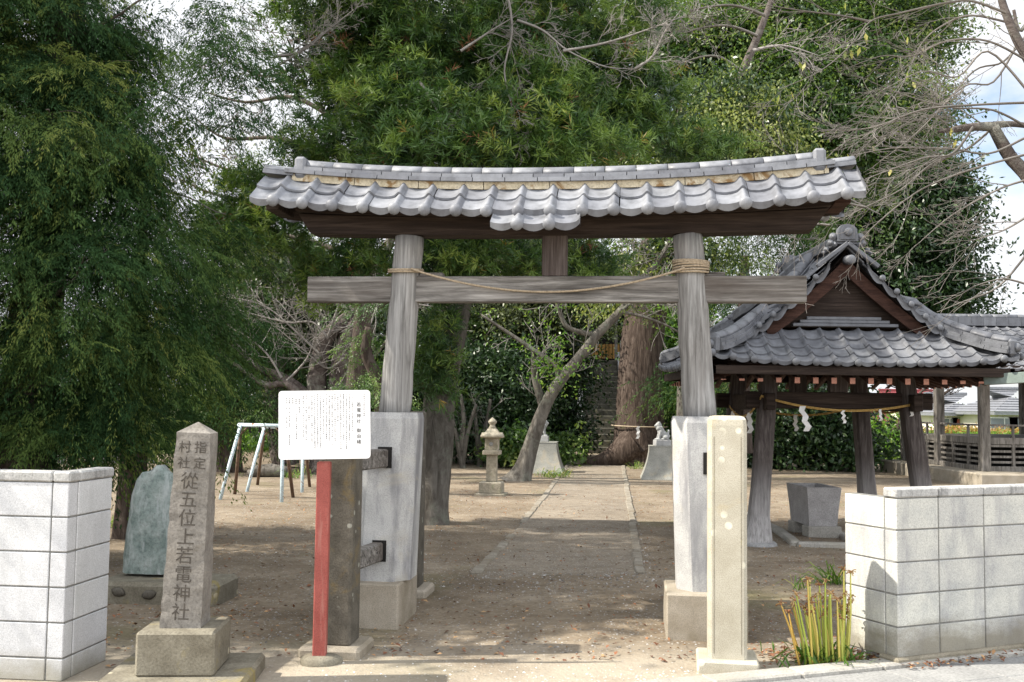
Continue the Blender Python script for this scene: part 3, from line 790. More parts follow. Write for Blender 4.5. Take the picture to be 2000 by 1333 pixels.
# straw rope slung across the gate
rp = thing('straw_rope', (0.25, 7.65, 0), 'thin twisted straw rope wound round both gate legs and sagging between them', 'rope', rz=-math.radians(6.6))
mb = MB(); pts_ = []
xl, xr = -1.075, 1.072
for i in range(41):
    k = i/40; x = xl+.07 + (xr-xl-.12)*k
    pts_.append((x, -.128 + .058*math.sin(math.pi*k)*1.0 - (0.0), 2.625 - (0.155)*math.sin(math.pi*k)**0.85 - .03*k*(1-k)*2))
mb.tube(pts_, .0085, 6, .5)
for (cx, zz, turns) in ((xl, 2.615, 2), (xr, 2.605, 6)):
    for q_ in range(turns):
        ring = []
        for i in range(25):
            a = 2*math.pi*i/24
            ring.append((cx + .131*math.cos(a), .131*math.sin(a), zz + q_*.016 + (0.012*math.sin(a) if turns == 2 else 0.006*math.sin(a+q_))))
        mb.tube(ring, .0085, 6, .5, False)
mb.build('strand', M['rope'], rp)

# ------------------------------------------------------------------ lettering
def text_into(mb, s, size, Mx, tint=0.5, vertical=True, pitch=1.08):
    cu = bpy.data.curves.new('glyphs', 'FONT'); cu.align_x = 'CENTER'; cu.resolution_u = 2
    dg = None
    cu.size = size; cu.extrude = 0.0008
    o = bpy.data.objects.new('glyphs', cu); sc.collection.objects.link(o)
    y = 0.0
    for ch in (s if vertical else [s]):
        if ch != ' ':
            cu.body = ch
            dg = bpy.context.evaluated_depsgraph_get(); dg.update()
            me_ = bpy.data.meshes.new_from_object(o.evaluated_get(dg))
            vs = [Mx @ (v.co + Vector((0, y - size*0.8, 0))) for v in me_.vertices]
            mb.add(vs, [tuple(p.vertices) for p in me_.polygons], tint)
            bpy.data.meshes.remove(me_)
        y -= size*pitch if ch != ' ' else size*pitch*0.6
    bpy.data.objects.remove(o); bpy.data.curves.remove(cu)
    return y

# ------------------------------------------------------------------ information board
sg = G(624, 1296); sgz = sg.y
S_ = thing('information_board', sg, 'white notice board of small vertical writing on a red wooden post', 'sign', rz=math.radians(3))
top = P(633, 893, sgz - 0.0)
mb = MB(); hh = 1.24
mb.box((-.041, -.041, .02), (.041, .041, hh), None, .5, .006); mb.build('post', M['red_paint'], S_)
mb = MB(); R_ = random.Random(2); rings = []
for r, z in ((.135, -.05), (.13, .03), (.10, .05), (.06, .055)):
    rings.append([Vector((r*1.0*math.cos(a)*(1+.12*math.sin(3*a+1)), r*.8*math.sin(a), z)) for a in [2*math.pi*i/16 for i in range(16)]])
mb.loft(rings, smooth=True); mb.build('stone_footing', M['stone_plinth'], S_)
bc = P(633, 830, sgz - 0.06)
Bm = Matrix.Translation(bc - sg) @ Matrix.Rotation(math.radians(-1.5), 4, 'Y')
BW, BH, r = .565, .425, .022
mb = MB(); poly = []
for cx, cz, a0 in ((BW/2-r, BH/2-r, 0), (-BW/2+r, BH/2-r, 90), (-BW/2+r, -BH/2+r, 180), (BW/2-r, -BH/2+r, 270)):
    for k in range(6):
        a = math.radians(a0 + 18*k); poly.append((cx + r*math.cos(a), cz + r*math.sin(a)))
mb.prism(poly[::-1], -.006, .006, Bm); board = mb.build('board', M['white_paint'], S_)
face = Bm @ Matrix.Translation((0, -.0072, 0)) @ Matrix.Rotation(math.radians(90), 4, 'X')
for s_, y_ in (('若電神社', .135), ('御由緒', -.026)):
    mb = MB(); text_into(mb, s_, .0285, face @ Matrix.Translation((.212, y_, 0)), pitch=1.22); mb.build('title_lettering', M['ink_dark'], board, fix=False)
mb = MB(); R_ = random.Random(6)
body = '御祭神雷神当社は古くより村の鎮守として祀られ雷除け雨乞いの神として近郷の人々の厚い信仰を集めた社殿は塚の上に建ち境内には古木が茂り春秋の祭には舞が奉納され五穀豊穣と家内安全を祈る習わしが今も続いている明治の世に村社となり氏子の手により石段鳥居手水舎が整えられた'
for c in range(18):
    n_ = R_.randint(24, 31) if c % 5 else R_.randint(10, 20)
    st_ = R_.randint(0, 60); s_ = ''.join((body[(st_ + c*7 + q_) % len(body)] if R_.random() > .06 else ' ') for q_ in range(n_))
    text_into(mb, s_, .0098, face @ Matrix.Translation((.172 - c*.0178, .192 - (0 if c % 5 else .02), 0)), pitch=1.22)
for x, y, s_ in ((.245,.19,'市指定文化財当社の由緒'), (-.155,.165,'御祭神二柱神像'), (-.175,.165,'例祭日'), (-.172,.07,'大山祇命 火雷命 天満天神'), (-.195,.17,'御末社'), (-.215,.17,'元旦祭 一月一日'), (-.215,.06,'春大祭 四月'), (-.232,.17,'節分祭 二月'), (-.232,.05,'秋大祭 十月'), (-.215,-.06,'勤労感謝祭')):
    text_into(mb, s_, .0105, face @ Matrix.Translation((x, y, 0)), pitch=1.25)
mb.build('body_lettering', M['ink'], board, fix=False)

# ------------------------------------------------------------------ carved stone pillar
kp = P(360, 1270, 5.95); kp.z = 0
K_ = thing('inscribed_pillar', kp, 'leaning square stone pillar carved with large characters on a two step plinth', 'stone marker', rz=math.radians(3.5))
mb = MB(); mb.box((-.40, -.36, -.1), (.40, .36, .092), None, .5, .02); mb.build('slab', M['stone_plinth'], K_)
mb = MB(); mb.box((-.215, -.215, .09), (.215, .215, .335), None, .5, .014); mb.build('plinth', M['stone_plinth'], K_)
ML = Matrix.Translation((0.0, 0, .333)) @ Matrix.Rotation(math.radians(1.9), 4, 'Y')
mb = MB(); R_ = random.Random(9); rings = []
for i in range(25):
    z = 1.095*i/24; hw = .116 - .018*i/24
    ring = []
    for cx, cy_ in ((-1,-1),(-.33,-1),(.33,-1),(1,-1),(1,-.33),(1,.33),(1,1),(.33,1),(-.33,1),(-1,1),(-1,.33),(-1,-.33)):
        corner = abs(cx) == 1 and abs(cy_) == 1
        j_ = R_.uniform(-.006, .001) if corner else R_.uniform(-.0012, .0012)
        ring.append(ML @ Vector((cx*(hw + j_), cy_*(hw + j_), z)))
    rings.append(ring)
rings.append([ML @ Vector((0,0,1.155)) + (v - ML @ Vector((0,0,1.095)))*.03 for v in rings[-1]])
mb.loft(rings); sh = mb.build('shaft', M['stone_pillar'], K_)
mb = MB()
def kface(x, z): # front face of the tapered shaft
    return ML @ Matrix.Translation((x, -(.1200 - .018*z/1.095), z)) @ Matrix.Rotation(math.radians(90.9), 4, 'X')
for s_, x, z in (('指', .046, 1.045), ('定', .046, .955), ('村', -.042, 1.045), ('社', -.042, .955)):
    text_into(mb, s_, .072, kface(x, z))
zc = .868
for s_ in '從五位上若電神社':
    text_into(mb, s_, .102, kface(-.002, zc)); zc -= .1045
mb.build('carved_lettering', M['carve'], sh, fix=False)

# ------------------------------------------------------------------ green stele
sp = G(300, 1182); R_ = random.Random(12)
E_ = thing('memorial_stone', sp, 'rough upright slab of greenish stone on a low concrete base', 'stone tablet', rz=math.radians(-4))
mb = MB(); mb.box((-.50, .0, -.1), (.50, .55, .17), None, .5, .03); mb.build('base', M['stone_plinth'], E_)
rings = []; prof = [(-.225,0),(-.215,.15),(-.20,.38),(-.175,.58),(-.15,.70),(-.10,.775),(-.05,.79),(-.02,.775),(.03,.83),(.085,.835),(.125,.79),(.165,.72),(.195,.62),(.205,.45),(.215,.25),(.225,0)]
fr_, bk = [], []
mb = MB(); nz = 14; cols = 9; vsf = []
def edge(z, sx):
    pts2 = [p for p in (prof[:7] if sx < 0 else prof[8:][::-1])]
    for (xa, za), (xb, zb) in zip(pts2, pts2[1:]):
        if za <= z <= zb: return xa + (xb-xa)*(z-za)/(zb-za)
    return pts2[-1][0]
for side in (-1, 1):
    for i in range(nz+1):
        z = .835*i/nz
        xl_, xr_ = edge(min(z,.789), -1), edge(z, 1)
        for k in range(cols):
            f_ = k/(cols-1); x = xl_ + (xr_-xl_)*f_
            zz = z if not (i >= nz-1) else min(z, .78 + .055*max(0, math.sin((x+.02)/.11*math.pi*.9)) if x > -.03 else .785)
            th = (.075 - .02*z) * (1 - abs(2*f_-1)**4)**.5 + R_.uniform(-.008,.008)
            vsf.append(Vector((x + R_.uniform(-.006,.006), .30 + side*max(th, .004), .165 + zz)))
n1 = (nz+1)*cols; fs = []
for s_ in (0, 1):
    for i in range(nz):
        for k in range(cols-1):
            a = s_*n1 + i*cols + k; fs.append((a, a+1, a+cols+1, a+cols))
for i in range(nz):
    for k in (0, cols-1):
        a = i*cols + k; fs.append((a, a+cols, n1+a+cols, n1+a))
for k in range(cols-1):
    a = nz*cols + k; fs.append((a, a+1, n1+a+1, n1+a))
MS = Matrix.Translation((-.165, 0, .02)) @ Matrix.Diagonal((1.10, 1.1, 1.06, 1))
mb.add([MS @ v for v in vsf], fs, .5, True); mb.build('slab', M['stone_green'], E_)
for x, z in ((-.29, .095), (-.04, .08)):
    mb = MB()
    rings = [[Vector((x + rr_*math.cos(a)*(1+.2*math.sin(2*a+x*9)), -.001 - dy, z + rr_*.62*math.sin(a))) for a in [2*math.pi*k/12 for k in range(12)]] for rr_, dy in ((.062,0),(.05,.014),(.02,.022))]
    mb.loft(rings, smooth=True); mb.build('set_cobble', M['stone_dark'], E_)

# ------------------------------------------------------------------ cream stone post
sp = G(1431, 1318); sp.y += .17
C_ = thing('stone_post', sp, 'cream square stone post with pale lichen spots standing before the right gate leg', 'stone post', rz=math.radians(-9))
mb = MB(); mb.box((-.185, -.175, -.08), (.185, .185, .075), None, .5, .012); mb.build('foot', M['stone_cream'], C_)
mb = MB(); w = .118; ch = .022; rings = []
for z, k in ((.07, 1), (1.50, 1), (1.535, .97), (1.555, .86), (1.56, .6)):
    a_, c_ = w*k, (w-ch)*k
    rings.append([Vector(v) for v in ((a_,-c_,z),(a_,c_,z),(c_,a_,z),(-c_,a_,z),(-a_,c_,z),(-a_,-c_,z),(-c_,-a_,z),(c_,-a_,z))])
mb.loft(rings); sh = mb.build('shaft', M['stone_cream'], C_)
mb = MB()
for x in (-.082, .082): mb.box((x-.0022, -.1192, .11), (x+.0022, -.1175, 1.43))
mb.build('incised_line', M['footing'], sh)

# ------------------------------------------------------------------ stone lantern
lp = G(960, 966); 
Ln = thing('stone_lantern', lp, 'small pale stone lantern with mushroom cap beside the approach path', 'lantern', rz=math.radians(-8))
mb = MB(); mb.box((-.27,-.25,-.08), (.27,.25,.03), None, .5, .01); mb.build('ground_slab', M['stone_light'], Ln)
mb = MB(); mb.box((-.205,-.205,.028), (.205,.205,.23), None, .5, .015); mb.build('base', M['stone_light'], Ln)
mb = MB(); mb.box((-.095,-.095,.228), (.095,.095,.72), None, .5, .01, .94); mb.build('shaft', M['stone_light'], Ln)
mb = MB(); mb.box((-.155,-.155,.718), (.155,.155,.80), None, .5, .012); mb.build('shelf', M['stone_light'], Ln)
mb = MB(); mb.box((-.118,-.118,.798), (.118,.118,1.03), None, .5, .01); fb = mb.build('fire_box', M['stone_light'], Ln)
mb = MB(); Mx = Matrix.Rotation(math.radians(90), 4, 'X')
mb.lathe([(.036, .1185), (.036, .1215), (.02, .1235)], n=14); 
mb.v = [tuple(Mx @ Vector(v) + Vector((0.0, 0, .915))) for v in mb.v]; mb.build('round_window', M['statue'], fb)
mb = MB(); rings = []
for r, z in ((.19,1.022),(.215,1.035),(.215,1.06),(.19,1.12),(.15,1.095),(.085,1.19),(.05,1.20)):
    ring = []
    for i in range(24):
        a = 2*math.pi*i/24; sq = 1/max(abs(math.cos(a)), abs(math.sin(a))); k = (sq-1)*.55 + 1
        ring.append(Vector((r*k*math.cos(a), r*k*math.sin(a), z + (.02 if z < 1.1 else 0)*(sq-1)*1.5)))
    rings.append(ring)
mb.loft(rings, smooth=True); mb.build('cap_stone', M['stone_light'], Ln)
mb = MB(); mb.lathe([(.068,1.195),(.072,1.215),(.05,1.235),(.05,1.27),(.078,1.30),(.08,1.325),(.06,1.35),(.03,1.375),(.008,1.395)], n=14); mb.build('finial', M['stone_light'], Ln)

# ------------------------------------------------------------------ pedestals and lion dogs
def remesh(o, vox, smooth=True):
    md = o.modifiers.new('r', 'REMESH'); md.mode = 'VOXEL'; md.voxel_size = vox; md.use_smooth_shade = smooth
    dg = bpy.context.evaluated_depsgraph_get(); dg.update()
    me_ = bpy.data.meshes.new_from_object(o.evaluated_get(dg)); mat = o.data.materials[0]
    o.modifiers.clear(); o.data = me_
    if not me_.materials: me_.materials.append(mat)
def liondog(loc, rz, label, flip=1):
    r_ = thing('lion_dog_statue', loc, label, 'statue', rz=rz)
    mb = MB(); mb.box((-.18,-.13,0), (.18,.13,.135), None, .5, .01); mb.build('plinth', M['stone_grey'], r_)
    mb = MB(); f = flip
    def s_(x, y, z, r, rx=1, rz_=1): mb.sphere((x*f, y, z), (r*rx, r, r*rz_), 14, 10)
    s_(.075, 0, .205, .085, 1.15, .9)            # haunch
    s_(.02, 0, .27, .085, 1, 1.15); s_(-.035, 0, .33, .082, .95, 1.1)   # trunk and chest
    s_(-.075, 0, .41, .078, .95, 1.0)            # mane
    s_(-.085, 0, .475, .068, 1.05, .95)          # head
    s_(-.145, 0, .455, .038, 1.1, .75); s_(-.135, 0, .425, .028, 1.1, .6)   # muzzle, open jaw
    for y in (-.045, .045):
        s_(-.075, y, .53, .022, 1, 1.2)          # ears
        s_(-.125, y*.6, .495, .014)              # brows
        mb.tube([(-.045*f, y*1.2, .33), (-.075*f, y*1.25, .23), (-.095*f, y*1.25, .155)], [.038,.03,.027], 10)
        s_(-.115, y*1.25, .155, .03, 1.25, .7)   # fore paws
        s_(.06, y*1.5, .19, .062, 1.2, .9); s_(0.0, y*1.6, .155, .032, 1.5, .7)  # thighs and hind paws
        for k in range(3): s_(-.03+.02*k, y*1.2, .43-.035*k, .028)  # curls
    s_(.135, 0, .27, .042, .8, 1.4); s_(.155, 0, .335, .03, .8, 1.3); s_(.16, 0, .22, .035)   # tail
    mb.box((-.16,-.11,.1355), (.16,.11,.155))
    o = mb.build('body', M['statue'], r_); remesh(o, .011)
    return r_
def pedestal(loc, rz, label):
    r_ = thing('statue_pedestal', loc, label, 'pedestal', rz=rz)
    mb = MB(); rings = []
    for i in range(9):
        z = -.1 + .83*i/8; k = .58 - .19*(1-(1-max(0,z)/.73)**1.8)
        rings.append([Vector((a*k, b*k, z)) for a, b in ((-1,-1),(1,-1),(1,1),(-1,1))])
    mb.loft(rings); mb.build('body', M['pedestal'], r_)
    mb = MB(); mb.box((-.40,-.40,.731), (.40,.40,.745), None, .5, .004); mb.build('top_slab', M['pedestal'], r_)
    return r_
pR = G(1308, 938); pR.y += .55
pL = G(1058, 925); pL.y += .55
pedestal(pR, math.radians(-6), 'flared concrete pedestal right of the path with a carved lion dog on it')
pedestal(pL, math.radians(-6), 'flared concrete pedestal half hidden behind the leaning tree')
liondog(pR + Vector((-.10, -.05, .745)), math.radians(8), 'pale carved lion dog sitting on the pedestal beside the giant trunk', 1)
liondog(pL + Vector((.0, 0, .745)), math.radians(-8), 'pale carved lion dog mostly hidden by the leaning tree', -1)

# ------------------------------------------------------------------ swing frames
def swing(feetL, feetR, apL, apR, label, seed):
    g = [G(*p) for p in (feetL[0], feetL[1], feetR[0], feetR[1])]
    c = (g[0]+g[1]+g[2]+g[3])/4
    tL = P(*apL, (g[0].y+g[1].y)/2); tR = P(*apR, (g[2].y+g[3].y)/2); tR.z = tL.z = (tL.z+tR.z)/2
    r_ = thing('swing_frame', c, label, 'swing frame', 'old playground swing frames')
    for i, (a, tp, mt) in enumerate(((g[0], tL, 'blue_paint'), (g[1], tL, 'rust'), (g[2], tR, 'blue_paint'), (g[3], tR, 'rust'))):
        mb = MB(); a = a - c; q_ = tp - c; off = Vector((0, -.02 if i % 2 == 0 else .02, 0))
        mb.tube([a + Vector((0,0,-.1)), a.lerp(q_, .5), q_ + off], .030, 8)
        mb.build('leg', M[mt], r_, 'flaking pale blue leg' if mt == 'blue_paint' else 'rusty brown leg')
    d_ = (tR - tL).normalized()
    mb = MB(); mb.tube([tL - c - d_*.06, tR - c + d_*.06], .033, 8); bm_ = mb.build('top_beam', M['blue_paint'], r_)
    for k in (.22, .45, .68, .88):
        p_ = tL.lerp(tR, k) - c; mb = MB(); mb.box((p_.x-.014, p_.y-.014, p_.z-.11), (p_.x+.014, p_.y+.014, p_.z-.028)); mb.tube([(p_.x, p_.y, p_.z-.10), (p_.x+.02, p_.y, p_.z-.13)], .014, 6)
        mb.build('hanger', M['black'], bm_)
    for tp, s_ in ((tL, 1), (tR, -1)):
        mb = MB(); p_ = tp - c; mb.tube([p_ + Vector((0,0,-.16)), p_ + d_*s_*.16 + Vector((0,0,-.02))], .016, 6); mb.build('strut', M['rust'], r_)
swing(((427,977),(458,965)), ((550,983),(574,971)), (471,829), (553,834), 'nearer pale blue swing frame with rust patches and no seats', 1)
swing(((480,960),(502,947)), ((590,962),(606,950)), (517,834), (592,836), 'farther swing frame with its left leg between the nearer frame legs', 2)
# ------------------------------------------------------------------ purification pavilion
m, t, b, out = new_mat('post bleached at the foot'); co = objco(t)
g = noise(t, mapping(t, co, (34,34,1.6)), 1.0, 8, 0.68, 0.4)
z_ = math_(t, 'ADD', sepz(t, posco(t), 2), math_(t, 'MULTIPLY', g, 0.5))
dk = ramp(t, g, [(0.3, (0.03,0.024,0.022)), (0.5, (0.07,0.058,0.054)), (0.7, (0.14,0.125,0.115))])
lt = ramp(t, g, [(0.3, (0.17,0.16,0.155)), (0.5, (0.30,0.29,0.285)), (0.7, (0.44,0.43,0.42))])
t.links.new(mix(t, mrange(t, z_, 1.25, 0.45), dk, lt), b.inputs['Base Color']); b.inputs['Roughness'].default_value = 0.9; b.inputs['Specular IOR Level'].default_value = 0.15
bump(t, b, g, 0.6, 0.012)
M['wood_post'] = m
PV = Vector((3.93, 13.2, 0))
V_ = thing('purification_pavilion', PV, 'open four post pavilion with grey tiled hip and gable roof', 'pavilion')
W, D0, D1, Dg = 1.74, 1.80, 1.85, 1.13        # half width, front eave, back eave, gable plane
HE, HR = 2.13, 3.54
def prof_h(d):                                  # roof height at distance d in from the eave
    k = max(0.0, d / W); return HE + (HR-HE)*(0.62*k + 0.38*k**1.9)
def corner_up(a, b): # upturn towards corners
    return 0.10*max(0, a)**4*max(0, b)**2
def slopeS(kind):
    def pos(u, v):
        # v measured horizontally from the top of that slope
        if kind == 'F':
            d = (D0-Dg) - v; x, y = u, -D0 + d; z = prof_h(d) + corner_up(abs(x)/W, 1-d)
        elif kind == 'B':
            d = (D1-Dg) - v; x, y = u, D1 - d; z = prof_h(d) + corner_up(abs(x)/W, 1-d)
        elif kind == 'L':
            d = W - v; x, y = -W + d, u; z = prof_h(d) + corner_up(abs(y)/D0, 1-d)
        else:
            d = W - v; x, y = W - d, u; z = prof_h(d) + corner_up(abs(y)/D0, 1-d)
        return Vector((x, y, z))
    def S(u, v):
        e = 1e-3; p = pos(u, v); a = pos(u+e, v) - pos(u-e, v); b_ = pos(u, v+e) - pos(u, v-e)
        n_ = a.cross(b_).normalized()
        return p, (n_ if n_.z > 0 else -n_)
    return S
roof = MB(); discs = roof; tw = 0.2325
nF = 15
fr = D0 - Dg
tiles(roof, slopeS('F'), nF, tw, 4, fr/4, .036, .02, .045, umin=lambda v: -(W - (fr - v)), umax=lambda v: W - (fr - v), u0=-W, discs=discs, dr=.044)
fb_ = D1 - Dg
tiles(roof, slopeS('B'), nF, tw, 4, fb_/4, .036, .02, .045, umin=lambda v: -(W - (fb_ - v)), umax=lambda v: W - (fb_ - v), u0=-W, discs=discs, dr=.044)
def lim(v):
    d = W - v; return (-D0 + d if d < fr else -Dg - .10), (D1 - d if d < fb_ else Dg + .10)
for kd in 'LR':
    tiles(roof, slopeS(kd), 16, (D0+D1)/16, 9, W/9, .036, .02, .045, umin=lambda v: lim(v)[0], umax=lambda v: lim(v)[1], u0=-D0, discs=discs, flip=1, dr=.044)
tr = roof.build('tile_roof', M['tile_dark'], V_, fix=False)
# soffit board under the tiles
mb = MB()
for kd, u_0, u_1, vmax, n in (('F',-1,1,fr,4), ('B',-1,1,fb_,4), ('L',-1,1,W,8), ('R',-1,1,W,8)):
    S = slopeS(kd); vsb = []
    for i in range(n+1):
        v = vmax*i/n*0.985
        if kd in 'FB': lo, hi = -(W - (vmax - v)), W - (vmax - v)
        else: lo, hi = lim(v)
        for k in range(9):
            p, nn = S(lo + (hi-lo)*k/8, v); vsb.append(p - nn*.055)
    mb.add(vsb, [(i*9+k, i*9+k+1, (i+1)*9+k+1, (i+1)*9+k) for i in range(n) for k in range(8)], .5, True)
mb.build('roof_deck', M['wood_dark_h'], V_)
# ridges
R_ = random.Random(31); mb = MB()
ridge_run(mb, Poly([(0,-Dg-.12,HR+.02), (0,0,HR+.0), (0,Dg+.12,HR+.02)]), .24, .05, .25, rng=R_); ridge_run(mb, Poly([(0,-Dg-.10,HR+.07), (0,0,HR+.05), (0,Dg+.1,HR+.07)]), .20, .05, .25, rng=R_)
ridge_run(mb, Poly([(0,-Dg-.08,HR+.12), (0,0,HR+.10), (0,Dg+.08,HR+.12)]), .17, .07, .25, rng=R_, rounded=True)
mb.build('main_ridge', M['tile_dark'], V_, fix=False)
for sx in (-1, 1):
    for sy in (-1, 1):
        De = D0 if sy < 0 else D1; fe = fr if sy < 0 else fb_
        pth = []
        for i in range(25):
            d = W - .12 - (W - .12 - .06)*i/24
            x = sx*(W - d); y = sy*(min(Dg - .06, De - d) if d > fe else De - d)
            # blend the corner where the verge ridge turns onto the hip
            k = max(0, min(1, (d - fe + .25)/.5)); y = sy*((Dg - .06)*k + (De - d)*(1-k)) if 0 < k < 1 else y
            pth.append((x, y, prof_h(d) + corner_up(abs(x)/W, 1-d) + .02))
        mb = MB()
        up = lambda o: Poly([(a, b_, c + o) for a, b_, c in pth])
        ridge_run(mb, up(0.0), .27, .045, .26, rng=R_); ridge_run(mb, up(.047), .24, .04, .23, rng=R_); ridge_run(mb, up(.089), .21, .04, .26, rng=R_); ridge_run(mb, up(.131), .17, .065, .24, rng=R_, rounded=True)
        e_ = Vector(pth[-1]); dd = (Vector(pth[-1]) - Vector(pth[-3])).normalized(); hd = Vector((dd.x, dd.y, 0)).normalized()
        Mx = Matrix.Translation(e_) @ Matrix((hd.cross(Vector((0,0,1))), hd, Vector((0,0,1)))).transposed().to_4x4()
        mb.box((-.10,-.03,-.03), (.10,.045,.17), Mx, .5, .03); mb.sphere(Mx @ Vector((0,.045,.07)), .055, 10, 6, .7)
        mb.build('hip_ridge', M['tile_dark'], V_, fix=False)
        # verge tiles with round ends along the gable edge
        mv = MB(); nv_ = 6
        for i in range(nv_):
            d = W - .22 - (W - .22 - fe - .02)*i/(nv_-1)
            x = sx*(W - d); z = prof_h(d); y = sy*(Dg + .17)
            d2 = d - .17; p0 = Vector((x, y, z-.015)); p1 = Vector((sx*(W-d2), y, prof_h(d2)-.015))
            pr = []
            for k in range(7):
                q_ = p0.lerp(p1, k/6); pr.append(q_ + Vector((0,0,.045 - .055*math.sin(math.pi*k/6))))
            vs_ = [v for v in pr] + [v + Vector((0, -sy*.26, .01)) for v in pr] + [v - Vector((0,0,.085)) for v in pr]
            mv.add(vs_, [(k, k+1, 7+k+1, 7+k) for k in range(6)] + [(k, k+1, 14+k+1, 14+k) for k in range(6)], R_.random(), True)
            mv.sphere(p1 + Vector((0, sy*.012, .03)), (.038,.026,.038), 10, 6, .7)
        mv.build('verge_tiles', M['tile_dark'], V_, fix=False)
for sy in (-1, 1):
    # gable board, barge boards
    mb = MB(); hb = prof_h(fr) + .0
    mb.prism([(-(W-fr)+.05, hb+.03), (W-fr-.05, hb+.03), (.0, HR-.12)], sy*(Dg-.10), sy*(Dg-.06)); mb.build('gable_board', M['wood_dark_h'], V_)
    mb = MB()
    for k in range(3): mb.box((-.62+.09*k, min(sy*(Dg-.055), sy*(Dg+.05-.03*k)), hb+.035+.042*k), (.62-.09*k, max(sy*(Dg-.055), sy*(Dg+.05-.03*k)), hb+.072+.042*k), None, .2+.2*k, .004)
    mb.build('skirt_ridge', M['tile_dark'], V_)
    for sx in (-1, 1):
        mb = MB(); rings = []
        for i in range(9):
            d = W - .0 - (W - fr - .13)*i/8; x = sx*(W - d); zt = prof_h(d) - .145 + .07*(i/8); hgt = .20 - .05*i/8
            rings.append([Vector((x, sy*(Dg+.085), zt)), Vector((x, sy*(Dg+.035), zt)), Vector((x, sy*(Dg+.035), zt-hgt)), Vector((x, sy*(Dg+.085), zt-hgt))])
        mb.loft(rings); mb.build('barge_board', M['wood_brown'], V_)
    # ornamental ridge-end tile
    mb = MB(); yb = sy*(Dg+.10); z0 = HR + .05
    poly = [(-.125,0),(-.12,.07),(-.105,.15),(-.07,.19),(0,.205),(.07,.19),(.105,.15),(.12,.07),(.125,0)]
    mb.prism([(x, z0+z) for x, z in poly], yb-.045, yb+.045)
    mb.prism([(x*.72, z0+.02+z*.80) for x, z in poly], yb+sy*.046, yb+sy*.062, tint=.2)
    mb.sphere((0, yb+sy*.07, z0+.105), (.05,.03,.05), 14, 8, .9)
    for sx in (-1, 1):
        for (x, z, r) in ((.16,.055,.05),(.19,-.02,.042),(.145,-.035,.035),(.245,-.10,.034),(.275,-.135,.022)):
            mb.sphere((sx*x, yb, z0+z), (r, .035, r), 12, 8, .5); mb.sphere((sx*x, yb+sy*.03, z0+z), (r*.5,.015,r*.5), 10, 6, .9)
        mb.beam((sx*.0, yb+sy*.03, z0-.02), (sx*.36, yb+sy*.03, z0-.30), .07, .05, .3, .008)
    mb.tube([(0, yb-sy*.02, z0-.22), (0, yb+sy*.16, z0-.235)], .055, 14, .6); mb.sphere((0, yb+sy*.165, z0-.235), (.056,.022,.056), 14, 8, .7)
    mb.build('ridge_end_ornament', M['tile_dark'], V_, fix=False)
# timber frame
bt = {}
for sx in (-1, 1):
    for sy in (-1, 1):
        a_ = Vector((sx*1.02, sy*1.02, 0)); c_ = Vector((sx*.80, sy*.80, 2.20))
        mb = MB(); rings = []
        for i in range(8):
            k = i/7; p_ = a_.lerp(c_, k); p_.z = .05 + 2.15*k; w = .105 + .055*max(0, 1 - k*4)**2; w -= .008*k
            rings.append([p_ + Vector((dx_*w, dy_*w, 0)) for dx_, dy_ in ((-1,-.75),(-.75,-1),(.75,-1),(1,-.75),(1,.75),(.75,1),(-.75,1),(-1,.75))])
        mb.loft(rings); po = mb.build('post', M['wood_post'], V_)
        mb = MB(); mb.lathe([(.24,-.06),(.235,.035),(.21,.055)], a_, 20); mb.build('post_stone', M['stone_grey'], po)
for sy in (-1, 1):
    mb = MB(); mb.beam((-1.12, sy*.87, 1.72), (1.12, sy*.87, 1.72), .11, .20, .5, .01); mb.build('tie_beam', M['wood_dark_h'], V_)
    mb = MB(); mb.beam((-1.30, sy*.82, 2.22), (1.30, sy*.82, 2.22), .15, .16, .5, .01); mb.build('wall_plate', M['wood_dark_h'], V_)
    mb = MB(); mb.box((-.11, sy*.86-.06, 1.8205), (.11, sy*.86+.06, 2.14), None, .5, .01); mb.build('strut', M['wood_dark_v'], V_)
    De = (D0 if sy < 0 else D1)
    mb = MB(); mb.beam((-W+.04, sy*(De-.07), HE-.085), (W-.04, sy*(De-.07), HE-.085), .06, .10, .5, .006); mb.build('eave_board', M['wood_dark_h'], V_)
for sx in (-1, 1):
    mb = MB(); mb.beam((sx*.87, -1.12, 1.70), (sx*.87, 1.12, 1.70), .11, .20, .5, .01); mb.build('tie_beam', M['wood_dark_h'], V_)
    mb = MB(); mb.beam((sx*.82, -1.3, 2.23), (sx*.82, 1.3, 2.23), .15, .15, .5, .01); mb.build('wall_plate', M['wood_dark_h'], V_)
    mb = MB(); mb.beam((sx*(W-.07), -D0+.04, HE-.085), (sx*(W-.07), D1-.04, HE-.085), .06, .10, .5, .006); mb.build('eave_board', M['wood_dark_h'], V_)
rf = None
for sy in (-1, 1):
    De = (D0 if sy < 0 else D1)
    for i in range(16):
        x = -1.55 + 3.1*i/15
        if rf is None:
            mb = MB(); mb.beam((0, -.985, .0), (0, 0, .30), .055, .065, .5, .004); rf = mb.build('rafter', M['wood_brown'], V_)
            mb = MB(); mb.box((-.029,-.999,-.034), (.029,-.985,.033)); en = mb.build('rafter_end', M['wood_red'], rf)
            o = rf
        else:
            o = copy_tree(rf, V_)
        k = max(.12, min(1.0, (W - abs(x) - .05)/.985)); o.scale = (1, k, k)
        o.location = (x, sy*(De-.10-.985*k), HE-.195); o.rotation_euler = (0, 0, 0 if sy < 0 else math.pi)
